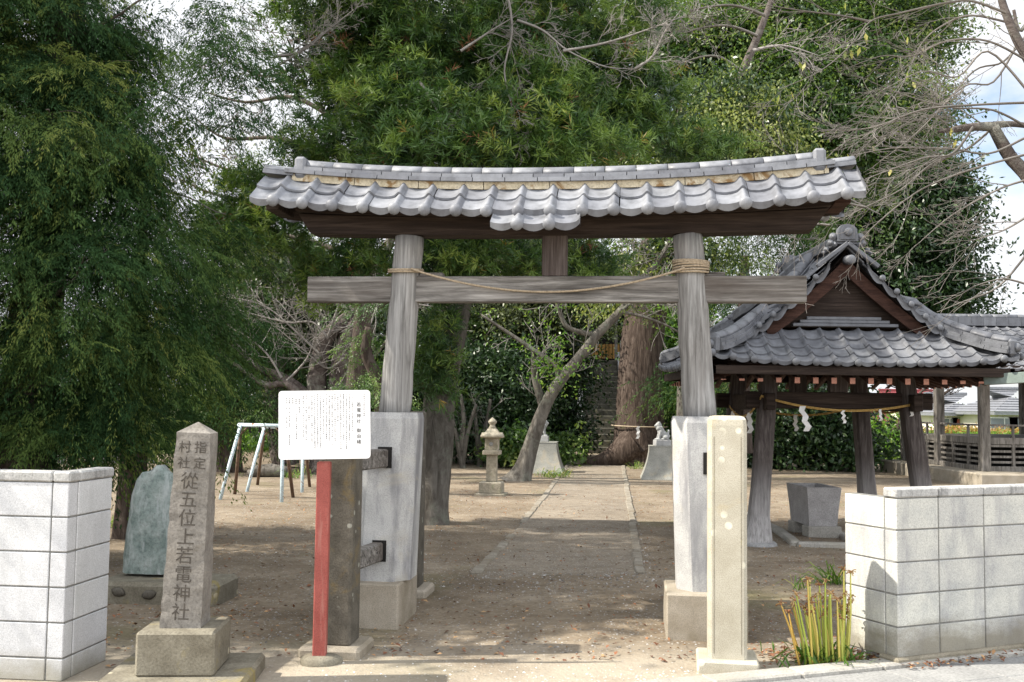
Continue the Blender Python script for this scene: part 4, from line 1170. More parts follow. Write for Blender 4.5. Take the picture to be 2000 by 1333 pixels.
for sx in (-1, 1):
    for i in range(16):
        o = copy_tree(rf, V_); y = -1.6 + 3.2*i/15; k = max(.12, min(1.0, (D0 - abs(y) - .05)/.985)); o.scale = (1, k, k)
        o.location = (sx*(W-.10-.985*k), y, HE-.195); o.rotation_euler = (0, 0, math.pi/2*sx)
mb = MB(); mb.beam((W-.30, -D0+.22, HE-.16), (W+.10, -D0-.08, HE-.13), .13, .12, .5, .004); mb.build('corner_cap', M['patina'], V_, 'green patinated metal cap on the corner beam')
# rope and paper streamers on the pavilion
Rp = thing('shide_rope', PV, 'golden straw rope with white paper streamers tied round the pavilion posts', 'rope')
def streamer(mb, x, y, z, s, R_):
    p_ = Vector((x, y, z)); q_ = [p_]
    for k in range(5):
        dxx = (.022 if k % 2 else -.019)*s + R_.uniform(-.014,.014); w = .021*s
        n_ = q_[-1] + Vector((dxx, R_.uniform(-.02,.02), -.034*s)); q_.append(n_)
        a, c = q_[-2], q_[-1]
        mb.add([a + Vector((-w,0,0)), a + Vector((w,0,0)), c + Vector((w*.9,.01,0)), c + Vector((-w*.9,.006,0))], [(0,1,2,3)], .5)
R_ = random.Random(15)
mb = MB(); loops = []
for (ax, ay), (bx_, by_), sag in (((-.95,-.99),(.93,-.99),.13), ((-.95,-.99),(-.95,.95),.22), ((.93,-.99),(.93,.95),.15), ((-.95,.95),(.93,.95),.2)):
    for off in (0, .014):
        pp = []
        for i in range(21):
            k = i/20; pp.append((ax+(bx_-ax)*k, ay+(by_-ay)*k, 1.77 - .06*k - sag*4*k*(1-k) - off))
        mb.tube(pp, .0075, 5)
    loops.append(((ax,ay),(bx_,by_),sag))
mb.build('strand', M['rope_gold'], Rp)
for li, ks in ((0, ((.26,1.75),(.52,.9),(.75,.8),(.955,.9))), (1, ((.30,1.5),(.6,1.4),(.8,1.3))), (3, ((.25,1.3),(.5,1.3)))):
    (ax,ay),(bx_,by_),sag = loops[li]
    for k, s in ks:
        mb = MB(); streamer(mb, ax+(bx_-ax)*k, ay+(by_-ay)*k-.012, 1.765 - .06*k - sag*4*k*(1-k), s, R_); mb.build('paper_streamer', M['paper'], Rp)
# stone basin
bp = G(1612, 1052); 
Bs = thing('water_basin', bp, 'tapered grey stone trough on a block under the pavilion', 'stone basin', rz=math.radians(3))
mb = MB(); L0 = 1.05
def brect(w, l, z, ins=0): return [Vector((-w/2+ins, .02+ins + (.82-l)/2, z)), Vector((w/2-ins, .02+ins+(.82-l)/2, z)), Vector((w/2-ins, .02+l-ins+(.82-l)/2, z)), Vector((-w/2+ins, .02+l-ins+(.82-l)/2, z))]
mb.loft([brect(.36,.72,.145), brect(.39,.75,.36), brect(.43,.80,.56), brect(.44,.82,.63), brect(.44,.82,.63,.055), brect(.42,.78,.47,.07)]); mb.build('trough', M['basin'], Bs)
for y in (.02, .58):
    mb = MB(); mb.box((-.21, y, -.05), (.22, y+.24, .143), None, .5, .012); mb.build('support_block', M['kerb'], Bs)
mb = MB(); e0, e1, e2 = G(1520, 1040), G(1556, 1068), G(1700, 1072)
mb.beam(e0, e1, .14, .12, .4, .02); mb.beam(e1, e2, .14, .12, .6, .02); mb.beam(e0, e0 + Vector((0,2.2,0)), .14, .12, .5, .02); mb.beam(e2, e2+Vector((0,2.2,0)), .14, .12, .5, .02)
tag(mb.build('stone_edging', M['kerb']), 'low stone edging laid on the ground around the basin', 'edging')

# ------------------------------------------------------------------ dance hall on the right
HC = Vector((10.55, 22.9, 0))
H_ = thing('dance_hall', HC, 'raised open timber hall with railing, slatted skirt and dark tiled roof', 'wooden hall')
mb = MB(); mb.box((-.55, -1.0, -.1), (9, 5.0, .30), None, .5, .03); mb.build('plinth', M['block_tan'], H_)
for x, y in ((0,0),(0,2.4),(3.2,0),(6.4,0),(3.2,2.4),(6.4,2.4),(0,4.6),(3.2,4.6)):
    mb = MB(); mb.box((x-.10, y-.10, .30), (x+.10, y+.10, 2.55), None, .5, .01); mb.build('post', M['wood_old'], H_)
mb = MB(); mb.box((.0, .04, .985), (7.5, 4.6, 1.03)); mb.build('deck', M['wood_old'], H_)
def skirt(a, b_, name):
    a, b_ = Vector(a), Vector(b_)
    mb = MB(); mb.beam(a + Vector((0,0,.97)), b_ + Vector((0,0,.97)), .06, .15, .5, .006); mb.beam(a + Vector((0,0,.35)), b_ + Vector((0,0,.35)), .10, .12, .5, .006)
    for z in (.50, .62, .74, .86): mb.beam(a + Vector((0,0,z)), b_ + Vector((0,0,z)), .02, .05, .4)
    n_ = max(3, int((b_-a).length/.62))
    for i in range(1, n_): q_ = a.lerp(b_, i/n_); mb.box((q_.x-.03, q_.y-.035, .41), (q_.x+.03, q_.y+.03, .895))
    mb.build('slatted_skirt', M['wood_old'], H_)
    mb = MB(); mb.beam(a + Vector((0,0,1.32)), b_ + Vector((0,0,1.32)), .05, .045, .5, .006)
    for i in range(1, n_, 2): q_ = a.lerp(b_, i/n_); mb.box((q_.x-.025, q_.y-.025, 1.04), (q_.x+.025, q_.y+.025, 1.30))
    mb.build('railing', M['wood_old'], H_)
skirt((.0,.0,0), (3.2,0,0), 'a'); skirt((3.2,0,0), (6.4,0,0), 'a'); skirt((0,.0,0), (0,2.4,0), 'b'); skirt((0,2.4,0), (0,4.6,0), 'b'); 
mb = MB(); mb.box((.5,1.1,.31), (7,1.2,.97)); mb.box((.45,1.22,.31), (.55,4.5,.97)); mb.box((.12,.30,.31),(.14,4.4,.9)); mb.build('underfloor_shade', M['black'], H_)  # black sheets added behind the slats, painting the shade under the deck
roof = MB(); discs = roof; x0 = -.60
def SH(sy):
    def S(u, v):
        k = v/2.95; z = 3.68 - 1.16*(.75*k + .25*(1-(1-k)**2) if False else k*1.18 - .18*k*k) ; y = 1.6 + sy*v
        s_ = 1.16/2.95; return Vector((u, y, z)), Vector((0, sy*s_, 1)).normalized()
    return S
for sy in (-1, 1): tiles(roof, SH(sy), 38, .26, 10, .295, .03, .022, .05, u0=x0, discs=discs)
tr = roof.build('tile_roof', M['tile_dark'], H_, fix=False)
mb = MB(); ridge_run(mb, Poly([(x0+.1,1.6,3.67),(4,1.6,3.67),(8.6,1.6,3.67)]), .30, .20, .3); ridge_run(mb, Poly([(x0+.05,1.6,3.87),(4,1.6,3.87),(8.6,1.6,3.87)]), .22, .09, .3, rounded=True)
mb.build('ridge_tiles', M['tile_dark'], H_, fix=False)
mb = MB(); mb.box((x0+.1, -1.28, 2.50), (8.4, -1.20, 2.60)); mb.box((-.1,-.08,2.40), (8,.08,2.56)); mb.box((-.1,2.32,2.40), (8,2.48,2.56))
mb.prism([(-1.1,2.5),(4.3,2.5),(1.6,3.5)], 0, .06, Matrix.Translation((x0+.6,0,0)) @ Matrix.Rotation(math.radians(90),4,'Z') @ Matrix.Scale(1,4)); mb.build('roof_timber', M['wood_dark_h'], H_)

# ------------------------------------------------------------------ shrine hall on the mound and its steps
sb = G(1176, 888); sb.y = 36.2; sb.x = P(1176, 880, 36.2).x; sb.z = float(gh(sb.x, sb.y))
St = thing('stone_steps', sb, 'steep stone steps with metal handrails climbing the mound', 'staircase', rz=math.radians(-4))
ns = 16; rise = 3.5/ns; going = 5.2/ns
mb = MB()
for i in range(ns):
    mb.box((-.68 + .015*math.sin(i), i*going, (i-1.5)*rise), (.68+.015*math.cos(i*2), i*going + going + .05, (i+1)*rise), None, random.random(), .02)
mb.build('treads', M['stone_step'], St)
for sx in (-1, 1):
    mb = MB(); rings = []
    for k in (0, 1): 
        y, z = (-.2 + 5.6*k), (0 + 3.75*k); c_ = sx*.79
        rings.append([Vector((c_-.10, y, z-.6)), Vector((c_+.10, y, z-.6)), Vector((c_+.10, y, z+.12)), Vector((c_-.10, y, z+.12))])
    mb.loft(rings); mb.build('side_kerb', M['stone_grey'], St)
    mb = MB(); mb.tube([(sx*.82, -.1, .72), (sx*.82, 2.6, 2.55), (sx*.82, 5.2, 4.3)], .03, 8)
    for k in (0.02, .5, 1): mb.tube([(sx*.82, -.1+5.3*k, 3.55*k-.1), (sx*.82, -.1+5.3*k, .72 + 3.58*k)], .028, 8)
    mb.build('handrail', M['metal'], St)
sh_ = P(1190, 700, 43.2); sh_.z = 3.4
Sh = thing('shrine_hall', sh_, 'small dark timber shrine with ochre slats at the top of the stone steps', 'shrine', rz=math.radians(-4))
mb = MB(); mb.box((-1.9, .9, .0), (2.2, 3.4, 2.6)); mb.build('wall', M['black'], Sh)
mb = MB(); mb.box((-2.0, -.15, -.1), (2.3, .9, .22), None, .5, .02); mb.build('porch_floor', M['wood_dark_h'], Sh)
for x in (-.85, .28, 1.4):
    mb = MB(); mb.box((x-.06, -.1, .22), (x+.06, .02, 2.6)); mb.build('porch_post', M['wood_old'], Sh)
mb = MB()
for i in range(15):
    x = -.75 + .152*i; mb.box((x, .50, .30), (x+.128, .53, .92))
mb.build('slatted_screen', M['ochre'], Sh)
mb = MB(); mb.prism([(-3.0,2.35),(0,4.1),(3.2,2.35),(3.2,2.55),(0,4.35),(-3.0,2.55)], -1.3, 4.2); mb.build('roof', M['tile_dark'], Sh)

# ------------------------------------------------------------------ houses far right, hedge, distant building
def house(px0, px1, pye, pyr, z, label, roofm, drop, windows, gable=True):
    a_, b_ = P(px0, pye, z), P(px1, pye, z); w = (b_ - a_).length; random.seed(int(px0)); c = (a_ + b_)/2; g = float(gh(c.x, z+3)); eh = c.z; rh = P((px0+px1)/2, pyr, z+3).z
    r_ = thing('house', (c.x, z, g), label, 'house')
    H = eh - g; hr = rh - g
    mb = MB(); mb.box((-w/2+.5, .6, -.3), (w/2-.5, 6.2, H-.03)); mb.build('wall', M['white_wall'], r_)
    mb = MB(); ins = 3.1 if gable == 'hip' else 0.0; o_ = .35
    A = [(-w/2, 0, H), (w/2, 0, H), (w/2, 6.8, H), (-w/2, 6.8, H)]; R0, R1 = (-w/2+ins, 3.4, hr), (w/2-ins, 3.4, hr)
    B = [(x, y, z-.16) for x, y, z in A]
    nr = 9
    def strip(p0, p1, q1, q0):      # roof plane laid in overlapping courses
        p0, p1, q0, q1 = map(Vector, (p0, p1, q0, q1)); nn = (p1-p0).cross(q0-p0).normalized(); nn = nn if nn.z > 0 else -nn
        for j in range(nr):
            a_, b2 = j/nr, (j+1)/nr
            mb.add([p0.lerp(q0, a_)+nn*.05, p1.lerp(q1, a_)+nn*.05, p1.lerp(q1, b2), p0.lerp(q0, b2), p0.lerp(q0, a_), p1.lerp(q1, a_)], [(0,1,2,3),(4,5,1,0)], .35+.3*random.random())
    strip(A[0], A[1], R1, R0); strip(A[2], A[3], R0, R1)
    if ins: strip(A[1], A[2], R1, R1); strip(A[3], A[0], R0, R0)
    else:
        mb.add([A[1], A[2], R1], [(0,1,2)]); mb.add([A[3], A[0], R0], [(0,1,2)])
    for i in range(4): mb.add([A[i], A[(i+1)%4], B[(i+1)%4], B[i]], [(0,1,2,3)])
    mb.add(B, [(3,2,1,0)])
    mb.box((R0[0]-.1, 3.22, hr-.02), (R1[0]+.1, 3.58, hr+.17), None, .6, .03)
    mb.build('roof', M[roofm], r_)
    for f_, ww, kind in windows:
        x = -w/2 + w*f_
        mb = MB(); mb.box((x-ww/2, .54, H-1.55), (x+ww/2, .60, H-.35)); fr2 = mb.build('window', M['glass'] if kind == 'w' else M['red_paint'], r_)
        mb = MB(); mb.box((x-ww/2-.06, .52, H-.35), (x+ww/2+.06, .60, H-.28)); mb.box((x-.03,.52,H-1.55),(x+.03,.535,H-.352)); mb.build('frame', M['metal'], fr2)
    return r_
house(1838, 1948, 808, 772, 62, 'grey tiled bungalow with maroon shutters beyond the red tipped hedge', 'tile', 2, ((.22,.9,'w'),(.45,1.2,'s'),(.72,1.2,'s')), 'hip')
house(1942, 2085, 806, 762, 57, 'bungalow with broad grey hipped roof and curtained windows at the right edge', 'tile', 2, ((.2,1.5,'w'),(.42,1.2,'w')), 'hip')
house(1745, 1850, 786, 764, 92, 'pale house with a red sheet roof behind the bungalows', 'red_roof', 2, ((.3,1.4,'w'),(.7,1.2,'w')), True)
house(1690, 1765, 824, 806, 70, 'low shed with a reddish roof seen under the pavilion', 'red_roof', 2, ((.5,1.0,'w'),), True)

# stone fence behind the left cypress
Fe = thing('stone_fence', G(200, 906), 'weathered stone post fence in the shade under the cypress', 'fence')
f0 = G(120, 908); f1 = G(300, 903); o_ = Fe.location
for i in range(8):
    p_ = f0.lerp(f1, i/7) - o_
    mb = MB(); mb.box((p_.x-.07, p_.y-.07, 0), (p_.x+.07, p_.y+.07, .95), None, .5, .015); mb.build('post', M['stone_grey'], Fe)
mb = MB(); mb.beam(f0 - o_ + Vector((0,0,.25)), f1 - o_ + Vector((0,0,.25)), .06, .08); mb.beam(f0 - o_ + Vector((0,0,.72)), f1 - o_ + Vector((0,0,.72)), .06, .08); mb.build('rail', M['stone_grey'], Fe)
# rope round the giant trunk is added with the tree
# ------------------------------------------------------------------ vegetation generators
def unit(v): return v / np.maximum(1e-9, np.linalg.norm(v, axis=-1, keepdims=True))
def Bl(px, py, z, rx, ry, rz=None, w=1.0):
    c = P(px, py, z); k = z/F
    return (c.x, c.y, c.z, rx*k, (rz if rz else 0.8*max(rx, ry)*k), ry*k, w)
def sample(blobs, n, rng, shell=0.55):
    B = np.array(blobs); wt = B[:,6]*(B[:,3]*B[:,4]+B[:,3]*B[:,5]+B[:,4]*B[:,5]); wt = wt/wt.sum()
    k = rng.choice(len(B), n, p=wt)
    d = unit(rng.normal(size=(n,3))); r = shell + (1-shell)*rng.random((n,1))**0.6 * 1.12
    wob = 1 + 0.22*np.sin(d[:,:1]*7 + k[:,None]*3) * np.sin(d[:,2:]*6 + k[:,None])
    c = B[k,:3] + d*B[k,3:6]*r*wob
    return c, unit(d / B[k,3:6]), rng.random(n)
def kites(base, dirs, L_, w, rng, flat=None):
    n = len(base)
    rv = rng.normal(size=(n,3)) if flat is None else flat + rng.normal(size=(n,3))*0.35
    s = unit(np.cross(dirs, rv)); L_ = np.broadcast_to(L_, (n,))[:,None]; w = np.broadcast_to(w, (n,))[:,None]
    V = np.empty((n,4,3)); V[:,0] = base; V[:,2] = base + dirs*L_
    mid = base + dirs*L_*0.45; V[:,1] = mid + s*w/2; V[:,3] = mid - s*w/2
    return V
def lv_star(c, ax, tn, rng, m=14, L_=0.10, w=0.013):
    n = len(c); a = np.repeat(unit(ax*0.6 + np.array([0,0,.55]) + rng.normal(size=(n,3))*.45), m, 0)
    r = unit(np.cross(a, rng.normal(size=(n*m,3)))); th = np.radians(rng.uniform(18, 95, n*m))[:,None]
    d = unit(a*np.cos(th) + r*np.sin(th) + np.array([0,0,-.12])); b = np.repeat(c, m, 0) + a*rng.uniform(-.5,.5,(n*m,1))*L_*0.9
    return kites(b, d, L_*rng.uniform(.65,1.15,n*m), w, rng), np.clip(np.repeat(tn, m)*.80 + rng.random(n*m)*.14 + (np.repeat(rng.random(n), m) > .975)*(rng.random(n*m) > .6)*.6, 0, 1)
def lv_spray(c, ax, tn, rng, m=26, L_=0.42, w=0.014):
    """drooping feathery plumes: short sprigs crowded along an arching stem"""
    n = len(c); out = unit(ax*np.array([1,1,.2]) + rng.normal(size=(n,3))*np.array([.5,.5,.25]))
    o = np.repeat(out, m, 0); s = rng.random((n*m,1))**.8; side = unit(np.cross(o, np.array([0,0,1.0])))*rng.choice([-1,1], (n*m,1))
    dn = np.array([0,0,-1.0]); dr = np.repeat(rng.uniform(.35,1.0,(n,1)), m, 0)
    stem = np.repeat(c, m, 0) + o*s*L_ + dn*(s**2)*L_*dr
    tang = unit(o + dn*2*s*dr)
    d = unit(tang*.9 + side*rng.uniform(.0,.75,(n*m,1)) + dn*rng.uniform(.0,.7,(n*m,1)) + rng.normal(size=(n*m,3))*.18)
    base = stem + side*rng.uniform(0,.20,(n*m,1))*(1-.75*s)*L_ + rng.normal(size=(n*m,3))*L_*.025
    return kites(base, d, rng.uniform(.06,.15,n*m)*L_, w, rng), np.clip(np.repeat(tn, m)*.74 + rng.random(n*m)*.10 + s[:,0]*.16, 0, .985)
def lv_broad(c, ax, tn, rng, m=18, R=0.22, size=0.08, droop=0.3):
    n = len(c); b = np.repeat(c, m, 0) + rng.normal(size=(n*m,3))*R*np.array([1,1,.55])
    d = unit(np.repeat(ax, m, 0)*.5 + rng.normal(size=(n*m,3))*.7 + np.array([0,0,-droop]))
    return kites(b, d, size*rng.uniform(.7,1.3,n*m), size*.46, rng, flat=np.array([0,0,0.0])), np.clip(np.repeat(tn, m)*.72 + rng.random(n*m)*.28, 0, 1)
def crown(name, parent, kind, blobs, n, mat, seed, shell=.55, off=None, bough=None, **kw):
    rng = np.random.default_rng(seed)
    # foliage grows in boughs: groups that share a direction and a tone, with gaps between them
    k_, sp = bough if bough else {'spray': (60, (.34,.34,.12)), 'star': (9, (.17,.17,.10)), 'broad': (20, (.50,.50,.24))}[kind]
    c, ax, tn = sample(blobs, max(4, n//k_), rng, shell); m0 = len(c)
    L0 = {'spray': kw.get('L_', .4)/.4, 'star': kw.get('L_', .13)/.13, 'broad': kw.get('R', .25)/.25}[kind]
    j_ = rng.normal(size=(m0, k_, 3))*np.array(sp)*L0
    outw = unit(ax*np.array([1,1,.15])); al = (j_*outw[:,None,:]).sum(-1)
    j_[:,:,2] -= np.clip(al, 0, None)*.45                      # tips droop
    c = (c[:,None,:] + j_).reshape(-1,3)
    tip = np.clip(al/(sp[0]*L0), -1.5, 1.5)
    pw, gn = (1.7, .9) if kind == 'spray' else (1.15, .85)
    tn = np.clip(tn[:,None]**pw*gn + .17*tip + j_[:,:,2]/(sp[2]*L0)*.06 + rng.normal(size=(m0,k_))*.06, 0, 1).reshape(-1)  # tips paler with young growth; bough tops painted lighter as if lit
    ax = np.repeat(ax, k_, 0)
    keep = c[:,2] > 0.15; c, ax, tn = c[keep], ax[keep], tn[keep]
    if off is not None: c = c - np.array(off)
    V, t_ = {'star': lv_star, 'spray': lv_spray, 'broad': lv_broad}[kind](c, ax, tn, rng, **kw)
    return build_quads(name, V, t_, mat, parent)
def tubes_np(name, polys, mat, parent, sides=4):
    """polys: list of (pts (k,3), radii (k,)) -> one mesh"""
    VV, FF, base = [], [], 0
    ang = np.arange(sides)*2*np.pi/sides
    for p, r in polys:
        p = np.asarray(p, float); r = np.asarray(r, float); k = len(p)
        d = unit(np.gradient(p, axis=0)); ref = np.array([0.31,0.87,0.38]); x = unit(np.cross(d, ref)); y = np.cross(d, x)
        ring = p[:,None,:] + r[:,None,None]*(np.cos(ang)[None,:,None]*x[:,None,:] + np.sin(ang)[None,:,None]*y[:,None,:])
        VV.append(ring.reshape(-1,3))
        i = np.arange(k-1)[:,None]*sides; a = np.arange(sides)[None,:]; a2 = (a+1) % sides
        FF.append((np.stack([i+a, i+a2, i+sides+a2, i+sides+a], -1) + base).reshape(-1,4)); base += k*sides
    V = np.concatenate(VV); Fq = np.concatenate(FF); me = bpy.data.meshes.new(name)
    me.vertices.add(len(V)); me.vertices.foreach_set('co', V.astype(np.float32).ravel())
    me.loops.add(Fq.size); me.loops.foreach_set('vertex_index', Fq.astype(np.int32).ravel())
    me.polygons.add(len(Fq)); me.polygons.foreach_set('loop_start', np.arange(0, Fq.size, 4, dtype=np.int32)); me.polygons.foreach_set('loop_total', np.full(len(Fq), 4, dtype=np.int32))
    me.polygons.foreach_set('use_smooth', np.ones(len(Fq), bool)); me.update(calc_edges=True)
    return link(name, me, mat, parent)
def wander(rng, p, d, length, r0, r1, k=6, curl=.25, up=0.0):
    pts = [np.array(p, float)]; d = np.array(d, float); d /= np.linalg.norm(d)
    for i in range(k):
        d = d + rng.normal(size=3)*curl + np.array([0,0,up]); d /= np.linalg.norm(d); pts.append(pts[-1] + d*length/k)
    return np.array(pts), np.linspace(r0, r1, k+1)
def twigs(rng, poly, levels, n, lratio, spread, out, length, rmin=.0025, up=.03, start=.15):
    """grow side shoots off a polyline, recursively"""
    p, r = poly
    for _ in range(n):
        s = start + (1-start)*rng.random(); f = s*(len(p)-1); i = min(len(p)-2, int(f)); k = f-i
        b = p[i]*(1-k) + p[i+1]*k; d = p[i+1]-p[i]; d = d/np.linalg.norm(d)
        sd = np.cross(d, rng.normal(size=3)); sd /= np.linalg.norm(sd)
        L_ = length*(.5+.8*rng.random())*(1.1-.5*s); rr = max(rmin, min(.5*(r[i]*(1-k)+r[i+1]*k), L_*.0085))
        ch = wander(rng, b, d*.8 + sd*spread, L_, rr, rmin, 5, .10, up); out.append(ch)
        if levels > 1: twigs(rng, ch, levels-1, max(2, int(n*.75)), lratio, spread, out, L_*lratio, rmin, up, .2)
def pxpoly(lst, z, rad, sub=5):
    """smooth polyline through photo positions at distance z (or per-point z as third entry)"""
    p = np.array([P(a[0], a[1], a[2] if len(a) > 2 else z) for a in lst]); r = np.array(rad, float)
    if len(r) != len(p): r = np.interp(np.linspace(0,1,len(p)), np.linspace(0,1,len(r)), r)
    o, orr = [], []
    for i in range(len(p)-1):
        p0, p1, p2, p3 = p[max(0,i-1)], p[i], p[i+1], p[min(len(p)-1,i+2)]
        for k in range(sub):
            t = k/sub; o.append(.5*((2*p1) + (-p0+p2)*t + (2*p0-5*p1+4*p2-p3)*t*t + (-p0+3*p1-3*p2+p3)*t**3)); orr.append(r[i]*(1-t)+r[i+1]*t)
    o.append(p[-1]); orr.append(r[-1]); return np.array(o), np.array(orr)
def trunk(name, polys, mat, parent, off, sides=14, flare=0.0, rough=.08, seed=1):
    rng = random.Random(seed); mb = MB()
    for j, (p, r) in enumerate(polys):
        p = p - np.array(off); vs, n = [], sides; ref = None; fs = []
        d = unit(np.gradient(p, axis=0))
        for i in range(len(p)):
            dd = Vector(d[i]); ref = dd.orthogonal().normalized() if ref is None else (ref - dd*ref.dot(dd)).normalized(); y = dd.cross(ref)
            for k in range(n):
                a = 2*math.pi*k/n; rr = r[i]*(1 + rough*(math.sin(a*3+i*.35+j)+.7*math.sin(a*5+i*.21)) + (rng.random()-.5)*rough*.8)
                if flare and j == 0: rr *= 1 + flare*math.exp(-i*.55)*(.7+.5*math.sin(a*4+1.3))
                vs.append(Vector(p[i]) + ref*(rr*math.cos(a)) + y*(rr*math.sin(a)))
        for i in range(len(p)-1):
            for k in range(n): fs.append((i*n+k, i*n+(k+1)%n, (i+1)*n+(k+1)%n, (i+1)*n+k))
        m_ = (len(p)-1)*n; fs.append(tuple(m_+k for k in range(n)))
        mb.add(vs, fs, .5, True)
    return mb.build(name, mat, parent)
def tree(name, base, label, group=None):
    return thing(name, base, label, 'tree' if 'tree' in name or 'cypress' in name or 'pine' in name else 'shrub', group)

# ------------------------------------------------------------------ near left cypress
b0 = Vector((-4.75, 9.9, 0))
t_ = tree('cypress_tree', b0, 'huge dark green cypress filling the upper left behind the clean grey block wall')
pl = [(np.array([(-4.75+.03*i, 9.9+.02*math.sin(i), -.1+.55*i) for i in range(20)]), np.linspace(.27, .08, 20))]
trunk('trunk', pl, M['bark_dark'], t_, b0, flare=.5)
bl = [Bl(60,60,9.6,170,120), Bl(185,50,9.9,80,90), Bl(80,240,9.3,190,105), Bl(205,215,9.8,65,90), Bl(60,420,9.1,160,105), Bl(190,400,9.5,105,95),
      Bl(90,580,9.3,170,105), Bl(265,550,9.8,100,95), Bl(60,735,9.4,140,95), Bl(235,690,9.9,130,100), Bl(-180,500,9.5,180,380,2.0,.4), Bl(-150,100,9.5,200,250,1.8,.4),
      Bl(130,820,10.0,130,45), Bl(20,830,9.6,80,60)]
for x, y, z, rx, ry in ((415,40,9.2,30,20),(432,130,9.1,20,24),(425,205,9.1,18,18),(300,330,9.6,55,45),(170,500,8.9,60,35),(200,320,9.0,70,40),(60,320,8.9,60,40),(280,460,9.2,60,40)):
    bl.append(Bl(x, y, z, rx, ry, .35, 1.4))
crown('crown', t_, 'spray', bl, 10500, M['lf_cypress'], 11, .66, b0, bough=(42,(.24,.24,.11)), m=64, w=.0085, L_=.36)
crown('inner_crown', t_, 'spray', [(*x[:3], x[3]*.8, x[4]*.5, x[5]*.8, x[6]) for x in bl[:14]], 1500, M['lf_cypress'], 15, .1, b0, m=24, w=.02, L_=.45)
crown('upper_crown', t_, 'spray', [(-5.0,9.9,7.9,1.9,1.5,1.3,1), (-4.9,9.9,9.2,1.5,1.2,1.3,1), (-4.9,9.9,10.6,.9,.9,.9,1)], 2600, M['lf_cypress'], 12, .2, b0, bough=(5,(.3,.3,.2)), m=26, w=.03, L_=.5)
crown('shade_crown', t_, 'spray', [(-7.0,8.1,4.9,1.3,1.45,3.1,3.2), (-6.8,7.55,4.9,1.2,.7,3.2,2.2), (-6.7,9.8,7.0,1.2,1.9,2.6,1.5)], 7000, M['lf_cypress'], 16, .2, b0, bough=(5,(.3,.3,.2)), m=22, w=.05, L_=.6)  # unseen foliage added out of view to cast shade on the yard
rng = np.random.default_rng(5); tw = []
for k in range(14):
    h = 2.4 + 4.6*rng.random(); a = rng.uniform(-1.9, 1.3); p_ = np.array([-4.75+.05*h, 9.9, h]); d_ = np.array([math.cos(a), -abs(math.sin(a))*.9, .15])
    q_ = wander(rng, p_, d_, 1.1+rng.random()*.5, .024, .005, 7, .12, -.03); tw.append(q_); twigs(rng, q_, 1, 5, .5, .7, tw, .6, .003, -.05)
tubes_np('branches', [(p - np.array(b0), r) for p, r in tw], M['twig_dark'], t_)
# second cypress behind
b0 = Vector((-4.35, 12.3, 0))
t_ = tree('cypress_tree', b0, 'shaded cypress with drooping skirt standing between the huge cypress and the inscribed pillar')
trunk('trunk', [(np.array([(-4.5, 12.3, -.1+.45*i) for i in range(10)]), np.linspace(.17, .05, 10))], M['bark_dark'], t_, b0, flare=.4)
bl = [Bl(330,500,12.0,85,90), Bl(385,550,12.2,50,70), Bl(330,620,12.0,100,90), Bl(370,655,12.2,42,60), Bl(290,740,12.2,90,80), Bl(300,815,12.4,60,40), Bl(200,780,12.6,110,80), Bl(420,480,12.2,40,30), (-6.0,12.3,6.8,.8,1.2,1.6,.5), (-6.0,12.3,9.0,.8,1.0,1.4,.4)]
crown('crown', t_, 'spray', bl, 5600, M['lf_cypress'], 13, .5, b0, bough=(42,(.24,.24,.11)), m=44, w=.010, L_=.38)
rng = np.random.default_rng(6); tw = []
for k in range(10):
    h = 2.0 + 2.3*rng.random(); a = rng.uniform(-2.4, .6); q_ = wander(rng, (-4.3, 12.3, h), (math.cos(a), math.sin(a), .1), 0.8+rng.random()*.4, .018, .005, 7, .14, -.04); tw.append(q_); twigs(rng, q_, 1, 5, .5, .7, tw, .5, .003, -.05)
tubes_np('branches', [(p - np.array(b0), r) for p, r in tw], M['twig'], t_)
# distant drooping conifer by the swings
b0 = G(447, 921)
t_ = tree('conifer_tree', b0, 'slim dark conifer with forked stem behind the swing frames')
zc = b0.y
trunk('trunk', [pxpoly([(450,926),(447,880),(446,820),(440,740),(436,640)], zc, (.33,.2)), pxpoly([(449,905),(425,870),(415,820),(405,770)], zc, (.16,.06))], M['bark_dark'], t_, b0)
crown('crown', t_, 'spray', [Bl(445,720,zc,60,45), Bl(415,770,zc,45,40), Bl(470,790,zc,28,36), Bl(400,810,zc,30,30), Bl(440,640,zc,60,60)], 1500, M['lf_cypress'], 14, .3, b0, m=30, L_=.8, w=.022)

